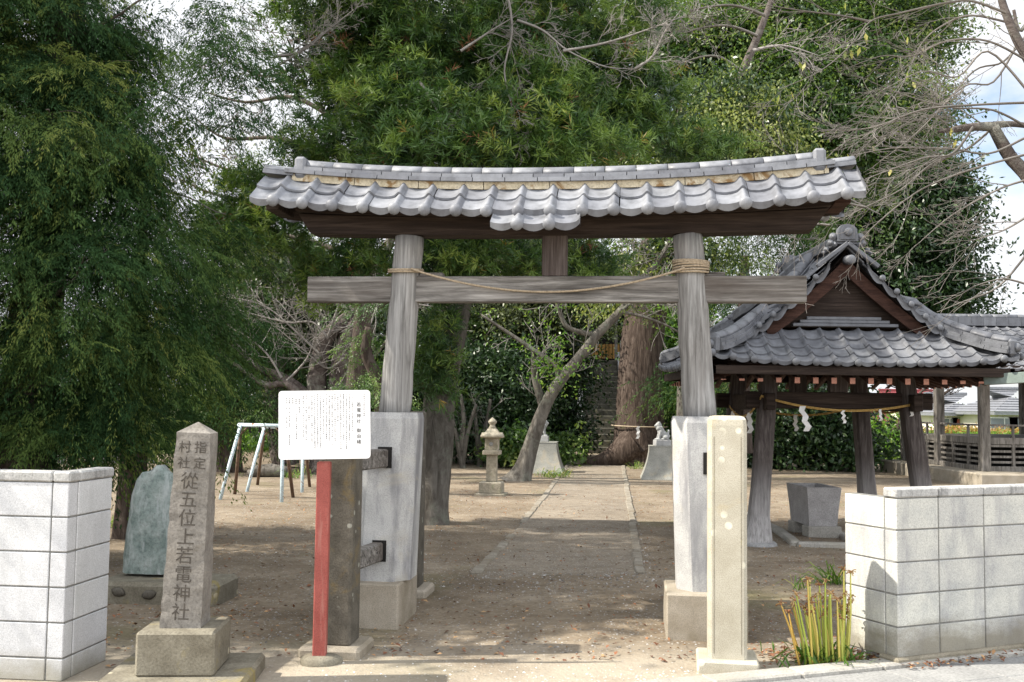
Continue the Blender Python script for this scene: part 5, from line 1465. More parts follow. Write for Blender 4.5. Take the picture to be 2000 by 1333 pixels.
# ------------------------------------------------------------------ big yew pine over the gate
b0 = G(842, 1022); zb = b0.y
t_ = tree('yew_pine_tree', b0, 'massive yew pine with narrow leaf whorls spreading behind and above the tiled gate')
main = pxpoly([(834,1030),(845,960),(852,880),(858,790),(872,690),(889,600),(900,520),(890,380),(880,200),(900,0),(920,-200)], zb, (.30,.235,.225,.22,.235,.215,.20,.18,.15,.11,.07))
l2 = pxpoly([(889,600),(840,480),(760,330,zb-.6),(700,180,zb-1),(640,60,zb-1.3)], zb, (.13,.03))
l3 = pxpoly([(895,540),(980,430,zb-.5),(1080,300,zb-1),(1180,160,zb-1.4)], zb, (.13,.03))
l4 = pxpoly([(852,860),(838,830),(828,805)], zb, (.07,.06))
trunk('trunk', [main, l2, l3, l4], M['bark_grey'], t_, b0, flare=.45)
bl = [Bl(690,150,12.9,70,70), Bl(740,80,12.6,110,80), Bl(790,200,12.2,130,80), Bl(700,270,12.4,120,55), Bl(880,120,12.3,120,80), Bl(900,250,11.9,130,70), Bl(1010,90,12.8,120,80),
      Bl(1040,200,12.2,110,70), Bl(1100,280,12.0,130,55), Bl(1150,120,12.9,90,75), Bl(1010,300,11.8,120,40), Bl(840,310,11.8,130,40), Bl(1200,220,13.0,70,60), Bl(1260,255,13.4,55,40), Bl(1340,275,13.7,60,32), Bl(1290,180,13.7,45,35), Bl(1400,290,14,40,22), Bl(600,300,13.0,45,45),
      Bl(480,390,13.6,70,50), Bl(540,430,13.3,60,50), Bl(440,450,13.8,50,45), Bl(520,330,13.6,45,40),
      Bl(690,500,13.4,70,45), Bl(640,550,13.6,50,35), Bl(560,520,13.8,60,45), Bl(880,500,13.0,90,45), Bl(980,500,13.2,90,40), Bl(1140,510,13.5,70,45), Bl(860,640,13.6,32,60,.3), Bl(850,720,13.7,26,45,.25),
      Bl(880,-40,12.8,260,100,1.6,.7), Bl(1150,-30,13.0,160,90,1.5,.7), Bl(650,-20,13.2,120,80,1.5,.6)]
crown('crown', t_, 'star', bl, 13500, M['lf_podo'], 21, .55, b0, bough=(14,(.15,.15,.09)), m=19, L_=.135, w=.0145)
crown('crown', t_, 'star', [(*x[:3], x[3]*1.02, x[4]*1.02, x[5]*1.02, x[6]) for x in bl], 2400, M['lf_camphor'], 23, .6, b0, bough=(4,(.12,.12,.08)), m=13, L_=.11, w=.016)
crown('dead_sprigs', t_, 'star', [(*x[:3], x[3]*.95, x[4]*.95, x[5]*.95, x[6]) for x in bl], 260, M['lf_dry'], 24, .6, b0, bough=(4,(.10,.10,.08)), m=11, L_=.13, w=.012)
crown('inner_crown', t_, 'star', [Bl(780,160,13.4,220,180,.5), Bl(1040,180,13.4,220,160,.5), Bl(900,470,13.9,120,60,.3)], 2200, M['lf_dark'], 22, .05, b0, m=14, L_=.17, w=.026)  # darker leaves painting the shaded inside of the crown
rng = np.random.default_rng(8); tw = []
for pts_ in ([(990,-20),(1000,60),(985,140),(1000,220),(985,290)], [(1010,40),(1060,60),(1110,100),(1180,130),(1240,135)], [(1240,135),(1275,110),(1300,60),(1330,20)], [(820,160),(850,210),(880,260),(960,265),(1000,215)],
             [(1100,100),(1180,85),(1260,60),(1340,30)], [(880,260),(880,300),(870,335)], [(540,110),(590,100),(640,60),(690,20)], [(480,150),(540,130),(600,90),(660,40)], [(900,100),(960,60),(1010,30)]):
    q_ = pxpoly(pts_, 11.6, (.018,.004)); tw.append(q_); twigs(rng, q_, 3, 9, .55, .7, tw, .5, .0022, -.01)
tubes_np('dead_branches', [(p - np.array(b0), r) for p, r in tw], M['twig'], t_)

# ------------------------------------------------------------------ thin yellowing tree top left
b0 = G(684, 905); b0.y = 22.5; b0.x = P(684, 900, 22.5).x; b0.z = 0
t_ = tree('deciduous_tree', b0, 'sparse tree with thin dark branches and few yellow leaves against the sky')
tw = []; rng = np.random.default_rng(31)
tr_ = [pxpoly([(684,948),(690,800),(706,640),(715,500),(722,330),(730,150),(745,-60)], 22.5, (.24,.22,.19,.17,.15,.13,.10))]
for pts_ in ([(735,90),(690,90),(620,60),(560,20),(500,-20)], [(728,180),(660,150),(590,130),(520,150),(440,120)], [(724,280),(650,230),(570,190),(480,200),(400,180)], [(720,330),(640,300),(540,270),(440,270),(380,230)], [(718,420),(640,370),(540,350),(440,330),(370,300)], [(716,470),(620,420),(520,400),(420,380),(350,350)], [(735,90),(700,40),(640,20),(600,-30)], [(715,510),(600,470),(500,450),(420,430)]):
    q_ = pxpoly(pts_, 21, (.075,.015)); tw.append(q_); twigs(rng, q_, 3, 8, .55, .75, tw, 1.3, .006, .03)
trunk('trunk', tr_, M['bark_dark'], t_, b0); tubes_np('branches', [(p - np.array(b0), r) for p, r in tw], M['twig_dark'], t_)
crown('crown', t_, 'broad', [Bl(560,90,21,110,100), Bl(500,220,21,60,70), Bl(470,110,21,60,90), Bl(620,30,21,80,60), Bl(540,330,21,50,60), Bl(420,330,21,40,60)], 300, M['lf_olive'], 32, .1, b0, m=6, R=.3, size=.08)

# ------------------------------------------------------------------ giant trunk and its camphor crown
b0 = G(1252, 908); zb = b0.y
t_ = tree('camphor_tree', b0, 'giant red brown trunk with flaring roots carrying the sunlit green crown at upper right')
main = pxpoly([(1250,922),(1252,880),(1248,830),(1250,760),(1254,690),(1262,610),(1280,500),(1330,360),(1400,220),(1480,80),(1540,-80)], zb, (.98,.80,.70,.64,.60,.58,.55,.48,.38,.27,.15))
lim_ = [pxpoly([(1300,440),(1330,300),(1320,160),(1300,20)], zb, (.3,.08)), pxpoly([(1345,330),(1480,220,zb-1),(1600,150,zb-2),(1720,60,zb-2.5)], zb, (.28,.06)), pxpoly([(1330,360),(1500,300,zb+1),(1650,250,zb+1),(1800,220,zb+1)], zb, (.26,.06)),
        pxpoly([(1400,220),(1560,90,zb+1),(1640,-20,zb+1)], zb, (.2,.06)), pxpoly([(1240,868),(1212,886),(1180,899),(1140,909)], zb-.5, (.50,.36,.22,.09)), pxpoly([(1262,875),(1275,895),(1290,914)], zb-.6, (.45,.32,.15))]
trunk('trunk', [main] + lim_, M['bark_brown'], t_, b0, sides=26, rough=.05)
bl = [Bl(1350,110,27,80,70), Bl(1290,60,28,70,60), Bl(1430,60,27,90,65), Bl(1520,30,27,100,60), Bl(1540,150,26,90,55), Bl(1620,90,27,90,60), Bl(1470,190,27.5,60,45), Bl(1600,225,26,95,50), Bl(1700,60,28,90,60), Bl(1720,170,27,80,60),
      Bl(1690,265,27,90,50), Bl(1770,60,29,70,55), Bl(1765,210,28,60,55), Bl(1560,300,27.5,80,40), Bl(1640,320,28,70,40), Bl(1600,-50,28,300,70,3,.4), Bl(1390,180,29,60,50)]
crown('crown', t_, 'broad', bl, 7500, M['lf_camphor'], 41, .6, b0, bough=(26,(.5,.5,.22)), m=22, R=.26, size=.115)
crown('inner_crown', t_, 'broad', [(*x[:3], x[3]*.75, x[4]*.7, x[5]*.75, x[6]) for x in bl], 1300, M['lf_dark'], 42, .1, b0, m=14, R=.30, size=.17)  # inner shade of the crown put into a darker leaf colour
Rr = thing('trunk_rope', b0, 'thin straw rope with a paper strip tied round the giant trunk', 'rope')
mb = MB(); c_ = P(1249, 830, zb) - b0
mb.tube([(c_.x + .80*math.cos(a), c_.y + .80*math.sin(a) + .0, c_.z + .05*math.sin(a*.5+2)) for a in [2*math.pi*i/30 for i in range(31)]], .018, 6, .5, False); mb.build('strand', M['rope'], Rr)
mb = MB(); streamer(mb, c_.x-.12, c_.y-.86, c_.z-.03, 2.0, random.Random(3)); mb.build('paper_streamer', M['paper'], Rr)

# ------------------------------------------------------------------ other crowns behind
def bgtree(name, label, kind, blobs, n, mat, seed, base, trunkpts=None, bark='bark_dark', rad=(.22,.06), shell=.45, group=None, core=None, **kw):
    b0 = G(*base) if len(base) == 2 else P(*base); b0.z = float(gh(b0.x, b0.y))
    t_ = tree(name, b0, label, group)
    tp = trunkpts or [(base[0], base[1]+4), (blobs[0][0], None)]
    if trunkpts: trunk('trunk', [pxpoly(x, b0.y, rad) for x in trunkpts], M[bark], t_, b0, sides=9)
    crown('crown', t_, kind, blobs, n, mat, seed, shell, b0, **kw)
    if core: crown('inner_crown', t_, kind, [(*x[:3], x[3]*.8, x[4]*.6, x[5]*.8, x[6]) for x in blobs], core, M['lf_dark'], seed+500, .1, b0, **{**kw, **({'size': kw['size']*1.25} if 'size' in kw else {})})  # dark core leaves stand in for shade within the crown
    return t_
bgtree('evergreen_tree', 'yellow green drooping tree lit by the sun behind the right end of the gate ridge', 'broad',
       [Bl(1420,180,23,55,32), Bl(1490,230,23,45,40), Bl(1390,250,23,80,30), Bl(1240,205,23,45,30), Bl(1230,295,23,70,30), Bl(1440,290,23,90,35), Bl(1300,480,23,60,60), Bl(1215,560,23,50,45), Bl(1420,500,23,40,50), Bl(1540,320,23,50,25)], 1900, M['lf_lime'], 51,
       (1330,895,25.5), [[(1330,900),(1335,700),(1340,480),(1360,300),(1400,180)]], 'bark_grey', (.16,.05), .4, m=18, R=.22, size=.10, droop=.8, core=500)
bgtree('evergreen_tree', 'dark tall tree with ragged edge against the sky beside the pavilion ridge ornament', 'broad',
       [Bl(1790,350,36,70,50), Bl(1812,385,36,55,40), Bl(1770,440,36,95,55), Bl(1795,478,36,50,45), Bl(1790,530,36,95,50), Bl(1810,590,36,70,40), Bl(1720,370,36,70,60), Bl(1690,500,36,80,90), Bl(1650,420,36,60,60)], 4200, M['lf_dark'], 52,
       (1770,860,36), [[(1775,870),(1770,700),(1765,500),(1780,340)]], 'bark_dark', (.35,.1), .4, m=20, R=.32, size=.18, core=900)
bgtree('cedar_tree', 'dark cedar seen between the right gate leg and the pavilion roof', 'spray',
       [Bl(1450,560,26,75,75), Bl(1430,660,26,65,65), Bl(1510,480,26,70,50), Bl(1400,740,26,60,60), Bl(1560,420,26,60,50), Bl(1480,400,26,80,50), Bl(1345,600,34,38,90), Bl(1345,760,34,38,90)], 3600, M['lf_cypress'], 53,
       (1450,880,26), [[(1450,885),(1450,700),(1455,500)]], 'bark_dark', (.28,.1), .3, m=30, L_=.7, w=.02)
bgtree('evergreen_tree', 'bushy camellia like tree with pale glossy leaves behind the bare cherry', 'broad',
       [Bl(490,560,27,60,60), Bl(560,520,27,80,50), Bl(600,600,27,80,60), Bl(470,640,27,60,60), Bl(680,560,27,60,50), Bl(540,660,27,80,50)], 2200, M['lf_olive'], 54,
       (560,880,27), [[(560,890),(555,760),(550,620)]], 'bark_dark', (.22,.1), .5, m=16, R=.25, size=.12, core=900)
bgtree('evergreen_tree', 'black green thicket tree behind the notice board', 'broad',
       [Bl(480,690,30,70,45), Bl(620,720,30,90,60), Bl(720,700,30,80,110), Bl(780,780,30,50,80), Bl(640,800,30,45,40), Bl(690,800,30,50,50)], 1900, M['lf_dark'], 55,
       (690,888,30), [[(690,890),(700,780),(700,680)]], 'bark_dark', (.25,.1), .3, m=18, R=.3, size=.16, core=700)
bgtree('young_cypress_tree', 'small light green cypress between the bare cherry and the left gate leg', 'spray',
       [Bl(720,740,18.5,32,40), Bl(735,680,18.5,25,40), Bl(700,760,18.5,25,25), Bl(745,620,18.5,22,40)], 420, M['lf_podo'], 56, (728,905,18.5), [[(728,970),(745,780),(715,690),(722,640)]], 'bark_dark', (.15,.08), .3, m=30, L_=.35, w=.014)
bgtree('evergreen_tree', 'tall olive green tree seen through the gate above the stone lantern', 'broad',
       [Bl(940,640,31,60,50), Bl(1010,620,31,70,50), Bl(1080,600,31,80,50), Bl(920,720,31,50,60), Bl(1130,560,31,60,60), Bl(1020,540,31,100,60), Bl(830,560,31,60,70)], 2600, M['lf_olive'], 57,
       (1010,885,31), [[(1010,890),(1015,760),(1020,620)]], 'bark_dark', (.2,.1), .4, m=17, R=.28, size=.13, core=900)
bgtree('evergreen_shrub', 'dense dark glossy evergreen shrub behind the stone lantern', 'broad',
       [Bl(930,760,29,65,80), Bl(1000,740,29.5,60,70), Bl(960,850,29,70,35), Bl(900,830,29,40,50)], 2000, M['lf_dark'], 58, (940,898,29), [[(938,898),(936,840),(930,780)]], 'bark_dark', (.1,.05), .5, m=18, R=.22, size=.13, core=500)
bgtree('evergreen_shrub', 'dark evergreen shrub between the leaning tree and the stone steps', 'broad',
       [Bl(1055,740,33,50,80), Bl(1078,810,33,30,60), Bl(1082,690,33,30,55), Bl(1060,840,33,40,30)], 1500, M['lf_dark'], 59, (1085,890,33), [[(1085,890),(1080,800),(1085,740)]], 'bark_dark', (.14,.06), .4, m=18, R=.25, size=.14, core=500)
bgtree('evergreen_tree', 'dark tree added left of the stone steps to shade them', 'broad',
       [Bl(1040,700,39.5,35,70), Bl(1045,600,39.5,40,60), Bl(1065,505,40,55,60)], 1900, M['lf_dark'], 66, (1045,860,39.5), [[(1045,860),(1045,760),(1045,640)]], 'bark_dark', (.2,.1), .4, m=18, R=.28, size=.16, core=700)  # mostly hidden tree, added to throw shade on the steps
bgtree('leafy_shrub', 'bright broad leaved bush low behind the stone lantern', 'broad', [Bl(1003,868,27,26,28), Bl(985,885,27,16,18)], 150, M['lf_camphor'], 60, (1003,905,27), None, m=12, R=.16, size=.16)
bgtree('leafy_shrub', 'green broad leaved bush beside the half hidden pedestal', 'broad', [Bl(1095,872,28.5,32,26), Bl(1080,890,28.5,22,18)], 150, M['lf_camphor'], 61, (1093,905,28.5), None, m=12, R=.18, size=.15)
bgtree('evergreen_shrub', 'leafy dark shrub between the giant trunk and the right gate leg', 'broad', [Bl(1318,640,33,36,70), Bl(1322,760,33,34,70), Bl(1310,850,33,30,50), Bl(1340,840,33,40,50)], 1500, M['lf_bright'], 62, (1318,890,33), [[(1318,890),(1322,800),(1320,700)]], 'bark_dark', (.12,.05), .4, m=15, R=.25, size=.13, core=600)
bgtree('evergreen_shrub', 'low dark thicket shrub behind the pavilion left post', 'broad', [Bl(1440,840,29,50,55), Bl(1500,800,29,60,60), Bl(1420,880,29,40,25)], 1100, M['lf_dark'], 63, (1450,905,29), [[(1455,908),(1455,840),(1470,780)]], 'bark_grey', (.16,.08), .4, m=16, R=.25, size=.14, core=400)
bgtree('evergreen_shrub', 'low dark thicket shrub in the middle of the pavilion opening', 'broad', [Bl(1570,850,28,60,50), Bl(1600,800,28,60,50), Bl(1540,820,28,50,50), Bl(1640,870,28,40,30)], 1300, M['lf_dark'], 64, (1580,905,28), [[(1565,905),(1570,850),(1580,800)]], 'bark_dark', (.12,.06), .4, m=16, R=.25, size=.14, core=400)
bgtree('leafy_shrub', 'sunny yellow green shrub at the right side of the pavilion opening', 'broad', [Bl(1715,850,32,40,32), Bl(1690,870,32,30,28), Bl(1735,880,32,26,22)], 700, M['lf_bright'], 65, (1712,900,32), None, m=14, R=.2, size=.13)
b0 = G(1520, 902); t_ = tree('bare_trunk_tree', b0, 'grey straight trunk standing in the shade behind the hanging paper streamers'); trunk('trunk', [pxpoly([(1547,915),(1550,860),(1556,800),(1560,720)], b0.y, (.28,.2))], M['bark_grey'], t_, b0)
# dark slanting branch tree by the hall
b0 = G(1700, 905); t_ = tree('slanting_tree', b0, 'small dark slanting tree with bare crooked branches before the dance hall'); zc = b0.y; rng = np.random.default_rng(77)
tw = [pxpoly([(1790,800),(1830,780),(1860,760),(1910,750)], zc, (.07,.02)), pxpoly([(1785,790),(1800,765),(1830,750)], zc, (.06,.015))]; 
for q_ in tw:
    own = [q_]; twigs(rng, q_, 2, 6, .5, .8, own, .9, .008); tubes_np('branch', [(p - np.array(b0), r) for p, r in own], M['bark_dark'], t_)
trunk('trunk', [pxpoly([(1700,912),(1725,870),(1760,830),(1785,790)], zc, (.17,.09))], M['bark_dark'], t_, b0); pass
# hedge
b0 = P(1900, 870, 44); b0.z = float(gh(b0.x, 44))
hd = thing('photinia_hedge', b0, 'long clipped hedge with reddish tips beyond the dance hall railing', 'hedge')
rng = np.random.default_rng(71); n = 5200; c = np.stack([rng.uniform(13.5, 27, n), 44 + rng.uniform(-.6,.6,n), rng.uniform(-.4, .86, n)], -1); c[:,2] += .06*np.sin(c[:,0]*1.7)
up_ = (c[:,2] > .55)*.5
V, tt = lv_broad(c, np.tile([0,-.6,.6],(n,1)), np.clip(rng.random(n)*.5+up_,0,1), rng, m=10, R=.14, size=.13)
build_quads('foliage', V - np.array(b0), tt, M['lf_red'], hd)
for k, (x0, x1, zz, hh_) in enumerate(((14.5, 24, 40, .75),)):
    n = 1500; c = np.stack([rng.uniform(x0, x1, n), zz + rng.uniform(-.8,.8,n), rng.uniform(-.1, hh_, n)], -1); b0 = Vector(((x0+x1)/2, zz, float(gh((x0+x1)/2, zz))))
    V, tt = lv_broad(c, np.tile([0,-.6,.6],(n,1)), rng.random(n), rng, m=9, R=.16, size=.13)
    tag(build_quads('weeds', V, tt, M['lf_bright'], None), 'pale green vegetable rows and weeds before the hedge', 'weeds', kind='stuff')
n = 1700; c = np.stack([rng.uniform(-10.5, -4.5, n), rng.uniform(31, 36, n), rng.uniform(.2, .75, n)], -1)
V, tt = lv_broad(c, np.tile([0,-.4,.8],(n,1)), rng.random(n), rng, m=10, R=.18, size=.14)
tag(build_quads('weeds', V, tt, M['lf_bright'], None), 'sunny bright green weeds beyond the swing frames', 'weeds', kind='stuff')
# far tree line
n = 5000; c = np.stack([rng.uniform(-160, 190, n), 240 + rng.uniform(-4,4,n), rng.random(n)**1.5*5.0], -1); c[:,2] *= (.5+.5*np.sin(c[:,0]*.09)**2)
V, tt = lv_broad(c, np.tile([0,-.6,.6],(n,1)), rng.random(n), rng, m=7, R=.9, size=1.2)
tag(build_quads('treeline', V, tt, M['lf_olive'], None), 'far line of trees beyond the fields', 'tree line', kind='stuff')

# ------------------------------------------------------------------ bare cherry left of the gate
b0 = G(640, 925); zc = b0.y
t_ = tree('bare_cherry_tree', b0, 'bare many limbed cherry rising behind the white notice board')
pls = [pxpoly([(640,935),(635,860),(622,790),(620,730),(640,660),(690,610),(740,520),(775,440)], zc, (.40,.30,.26,.22,.19,.17,.13,.08)), pxpoly([(640,900),(655,800),(672,700),(700,630),(740,590),(790,560)], zc, (.34,.26,.27,.24,.16,.07)),
       pxpoly([(625,820),(590,770),(550,738),(500,715),(440,660)], zc, (.20,.17,.12,.08,.04)), pxpoly([(600,790),(560,750),(520,752),(470,720),(430,690)], zc-.5, (.10,.08,.05,.03)), pxpoly([(655,830),(700,740),(760,660),(800,600)], zc-.3, (.08,.05,.03,.02)), pxpoly([(560,910),(548,840),(532,770),(545,700)], zc+2, (.33,.3,.24,.14))]
trunk('trunk', pls, M['bark_cherry'], t_, b0, sides=12, flare=.3)
rng = np.random.default_rng(81); tw = []
for pts_ in ([(640,660),(610,630),(560,630),(480,610),(420,590)], [(622,690),(580,650),(520,600),(450,580)], [(550,738),(520,690),(470,650),(430,640)], [(500,715),(470,680),(430,650)], [(690,610),(650,590),(590,570),(500,560)], [(700,630),(660,640),(610,600)], [(740,590),(720,640),(660,760)], [(672,700),(640,720),(600,690),(540,640)], [(760,560),(800,590),(850,600)], [(640,660),(660,600),(680,540)], [(560,745),(600,700),(620,640)]):
    q_ = pxpoly(pts_, zc-.4, (.034,.009)); tw.append(q_); twigs(rng, q_, 2, 10, .55, .75, tw, 1.3, .005, .05)
tubes_np('branches', [(p - np.array(b0), r) for p, r in tw], M['twig'], t_)
# ------------------------------------------------------------------ leaning tree
b0 = G(1018, 940); zc = b0.y
t_ = tree('leaning_tree', b0, 'grey trunked tree leaning right over the approach with a scatter of green leaves')
pls = [pxpoly([(1010,948),(1024,915),(1040,860),(1062,800),(1092,748),(1130,700),(1165,655),(1215,605),(1262,545),(1310,470)], zc, (.33,.205,.16,.135,.122,.112,.095,.08,.065,.035)), pxpoly([(1092,750),(1085,715),(1050,690),(1000,655),(940,615)], zc, (.07,.06,.045,.02)), pxpoly([(1062,800),(1045,740),(1043,690)], zc+.1, (.10,.08,.06)),
       pxpoly([(1165,655),(1110,640),(1090,600),(1075,560)], zc, (.06,.05,.03)), pxpoly([(1215,610),(1260,620),(1310,640),(1340,660)], zc-.3, (.035,.028,.015)), pxpoly([(1215,605),(1250,585),(1300,590),(1330,600)], zc-.3, (.03,.025,.012))]
trunk('trunk', pls, M['bark_grey'], t_, b0, sides=14, flare=.35, rough=.1)
rng = np.random.default_rng(91); tw = []
for q_ in pls[1:]: twigs(rng, q_, 2, 7, .55, .9, tw, 1.0, .006, .03)
twigs(rng, pls[0], 2, 9, .55, .9, tw, 1.4, .006, .06, .45)
tubes_np('branches', [(p - np.array(b0), r) for p, r in tw], M['twig'], t_)
ends = np.array([p[-1] for p, r in tw]); rng.shuffle(ends); ends = ends[:150]
V, tt = lv_broad(ends - np.array(b0), np.tile([0,0,.5],(len(ends),1)), rng.random(len(ends)), rng, m=6, R=.12, size=.085)
V2, t2 = lv_broad(np.array([P(1090+rng.normal()*40, 725+rng.normal()*28, zc-.3) for _ in range(34)]) - np.array(b0), np.tile([0,0,.5],(34,1)), rng.random(34), rng, m=8, R=.12, size=.09)
build_quads('leaves', np.concatenate([V, V2]), np.concatenate([tt, t2]), M['lf_bright'], t_)
# thin stemmed shrubs
for i, (pp, lab) in enumerate(((([(905,915),(893,860),(880,800)], [(903,905),(912,850),(930,790)], [(900,880),(905,820),(900,770)]), 'thin grey multi stemmed shrub left of the stone lantern'), (([(938,912),(932,850),(926,790)], [(936,880),(950,830),(958,780)]), 'slender pale stemmed shrub just behind the stone lantern'))):
    b0 = G(pp[0][0][0], pp[0][0][1]); t_ = tree('thin_shrub', b0, lab); rng = np.random.default_rng(95+i)
    pls = [pxpoly(x, b0.y, (.085,.035)) for x in pp]; trunk('stems', pls, M['bark_grey'], t_, b0, sides=8); tw = []
    for q_ in pls: twigs(rng, q_, 2, 5, .5, .8, tw, .7, .006, .05)
    tubes_np('twigs', [(p - np.array(b0), r) for p, r in tw], M['twig'], t_)
    e_ = np.array([p[-1] for p, r in tw]); V, tt = lv_broad(e_ - np.array(b0), np.tile([0,0,.5],(len(e_),1)), rng.random(len(e_)), rng, m=7, R=.14, size=.11); build_quads('leaves', V, tt, M['lf_dark'], t_)

# ------------------------------------------------------------------ near bare cherry at the right
b0 = Vector((5.25, 9.0, 0)); t_ = tree('bare_cherry_tree', b0, 'near leafless cherry reaching in from the right edge with crossing grey twigs')
zc = 8.9
pls = [pxpoly([(2140,860),(2120,640),(2075,450),(2010,350),(1972,305),(1940,248)], zc, (.13,.11,.085,.060,.055,.050)), pxpoly([(1942,248),(1905,248),(1868,252),(1832,258)], zc, (.045,.036,.030,.014)), pxpoly([(2110,600),(2080,300),(2020,140),(1985,75),(1958,5),(1945,-60)], zc-.2, (.08,.065,.048,.038,.032,.028)), pxpoly([(1940,245),(1975,243),(2020,248)], zc, (.035,.026,.022)), pxpoly([(2040,-20),(1995,60),(1980,20)], zc-.1, (.02,.014))]
trunk('trunk', pls, M['bark_cherry'], t_, b0, sides=12, rough=.06)
rng = np.random.default_rng(101); tw = []
A_ = [[(1965,25),(1900,2),(1850,5),(1760,25),(1700,42),(1660,90),(1600,140),(1520,175)], [(1975,45),(1900,30),(1850,45),(1800,85),(1760,170),(1700,250)], [(2010,120),(1930,80),(1850,80),(1780,110),(1720,110),(1640,140)], [(2010,200),(1900,205),(1800,215),(1700,250),(1605,255)],
      [(1940,248),(1890,290),(1820,320),(1760,370),(1690,405),(1620,440)], [(2010,300),(1900,330),(1800,370),(1720,430),(1680,470)], [(2010,180),(1930,100),(1870,150),(1800,140),(1700,190)], [(2010,490),(1950,560),(1880,590),(1830,610)], [(2010,350),(1950,370),(1860,420),(1800,470)], [(2020,560),(1960,545),(1900,560)],
      [(1900,248),(1860,300),(1800,310),(1690,350)], [(1990,80),(1940,160),(1880,170),(1790,260),(1700,330)], [(2010,250),(1940,215),(1860,210),(1780,190),(1700,160)], [(1700,42),(1640,30),(1560,20),(1470,5)], [(1620,440),(1580,440),(1540,470)], [(1690,405),(1620,390),(1540,380)], [(2010,420),(1960,450),(1900,470)],
      [(2010,60),(1960,120),(1900,140),(1820,230),(1740,240),(1650,330)], [(2000,270),(1930,300),(1850,290),(1740,290),(1640,310)]]
for k, pts_ in enumerate(A_):
    q_ = pxpoly(pts_, zc - 1.0 + 1.4*((k*37) % 10)/10, (.014,.003)); tw.append(q_); twigs(rng, q_, 3 if k not in (7, 9) else 2, 7 if k not in (7, 9) else 4, .6, .48, tw, .66, .0019, .012)
for q_ in pls[1:3]: twigs(rng, q_, 3, 6, .55, .8, tw, .8, .0026, .02)
tubes_np('branches', [(p - np.array(b0), r) for p, r in tw], M['twig'], t_, 3)
lp_ = [(1522,185),(1545,178),(1560,120),(1573,122),(1640,55),(1652,100),(1662,98),(1680,92),(1690,65),(1805,95),(1772,72),(1858,250),(1868,272),(1772,140),(1782,160),(1650,5),(1690,70),(1705,285),(1740,330),(1655,300)]
c = np.array([P(x, y, zc-.5+.4*rng.random()) for x, y in lp_]) - np.array(b0); d_ = unit(rng.normal(size=(len(c),3))*.3 + np.array([0,0,-1.0]))
V = kites(c, d_, .085, .035, rng); build_quads('last_leaves', V, rng.random(len(c))*.75, M['lf_autumn'], t_)
# upper bare branches in front of the camphor (another tree, farther)
b0 = P(1362, 915, 24); b0.z = 0; t_ = tree('bare_cherry_tree', b0, 'farther leafless tree spreading fine grey twigs above the right half of the gate ridge'); rng = np.random.default_rng(111); tw = []
trunk('trunk', [pxpoly([(1362,940),(1362,800),(1360,640),(1352,480),(1362,360),(1400,250),(1450,140),(1500,20),(1520,-60)], 24, (.22,.2,.19,.17,.15,.13,.10,.07,.04))], M['bark_cherry'], t_, b0)
for k, pts_ in enumerate(([(1450,140),(1400,110),(1340,120),(1280,150)], [(1480,70),(1420,50),(1350,60),(1290,90)], [(1495,30),(1430,10),(1350,20),(1300,40)], [(1380,310),(1400,270),(1460,250),(1520,260)], [(1400,250),(1430,290),(1480,320),(1530,370)], [(1470,100),(1530,90),(1600,110)], [(1365,350),(1330,300),(1290,270)], [(1362,380),(1420,390),(1480,430),(1560,470)], [(1352,480),(1300,500),(1240,520)], [(1358,600),(1300,570),(1240,560)], [(1370,340),(1450,360),(1540,340),(1640,380),(1720,420)])):
    q_ = pxpoly(pts_, 23.4 - .5*(k % 3), (.05,.012)); tw.append(q_); twigs(rng, q_, 3, 8, .55, .7, tw, 1.3, .006, .03)
tubes_np('branches', [(p - np.array(b0), r) for p, r in tw], M['twig'], t_, 3)

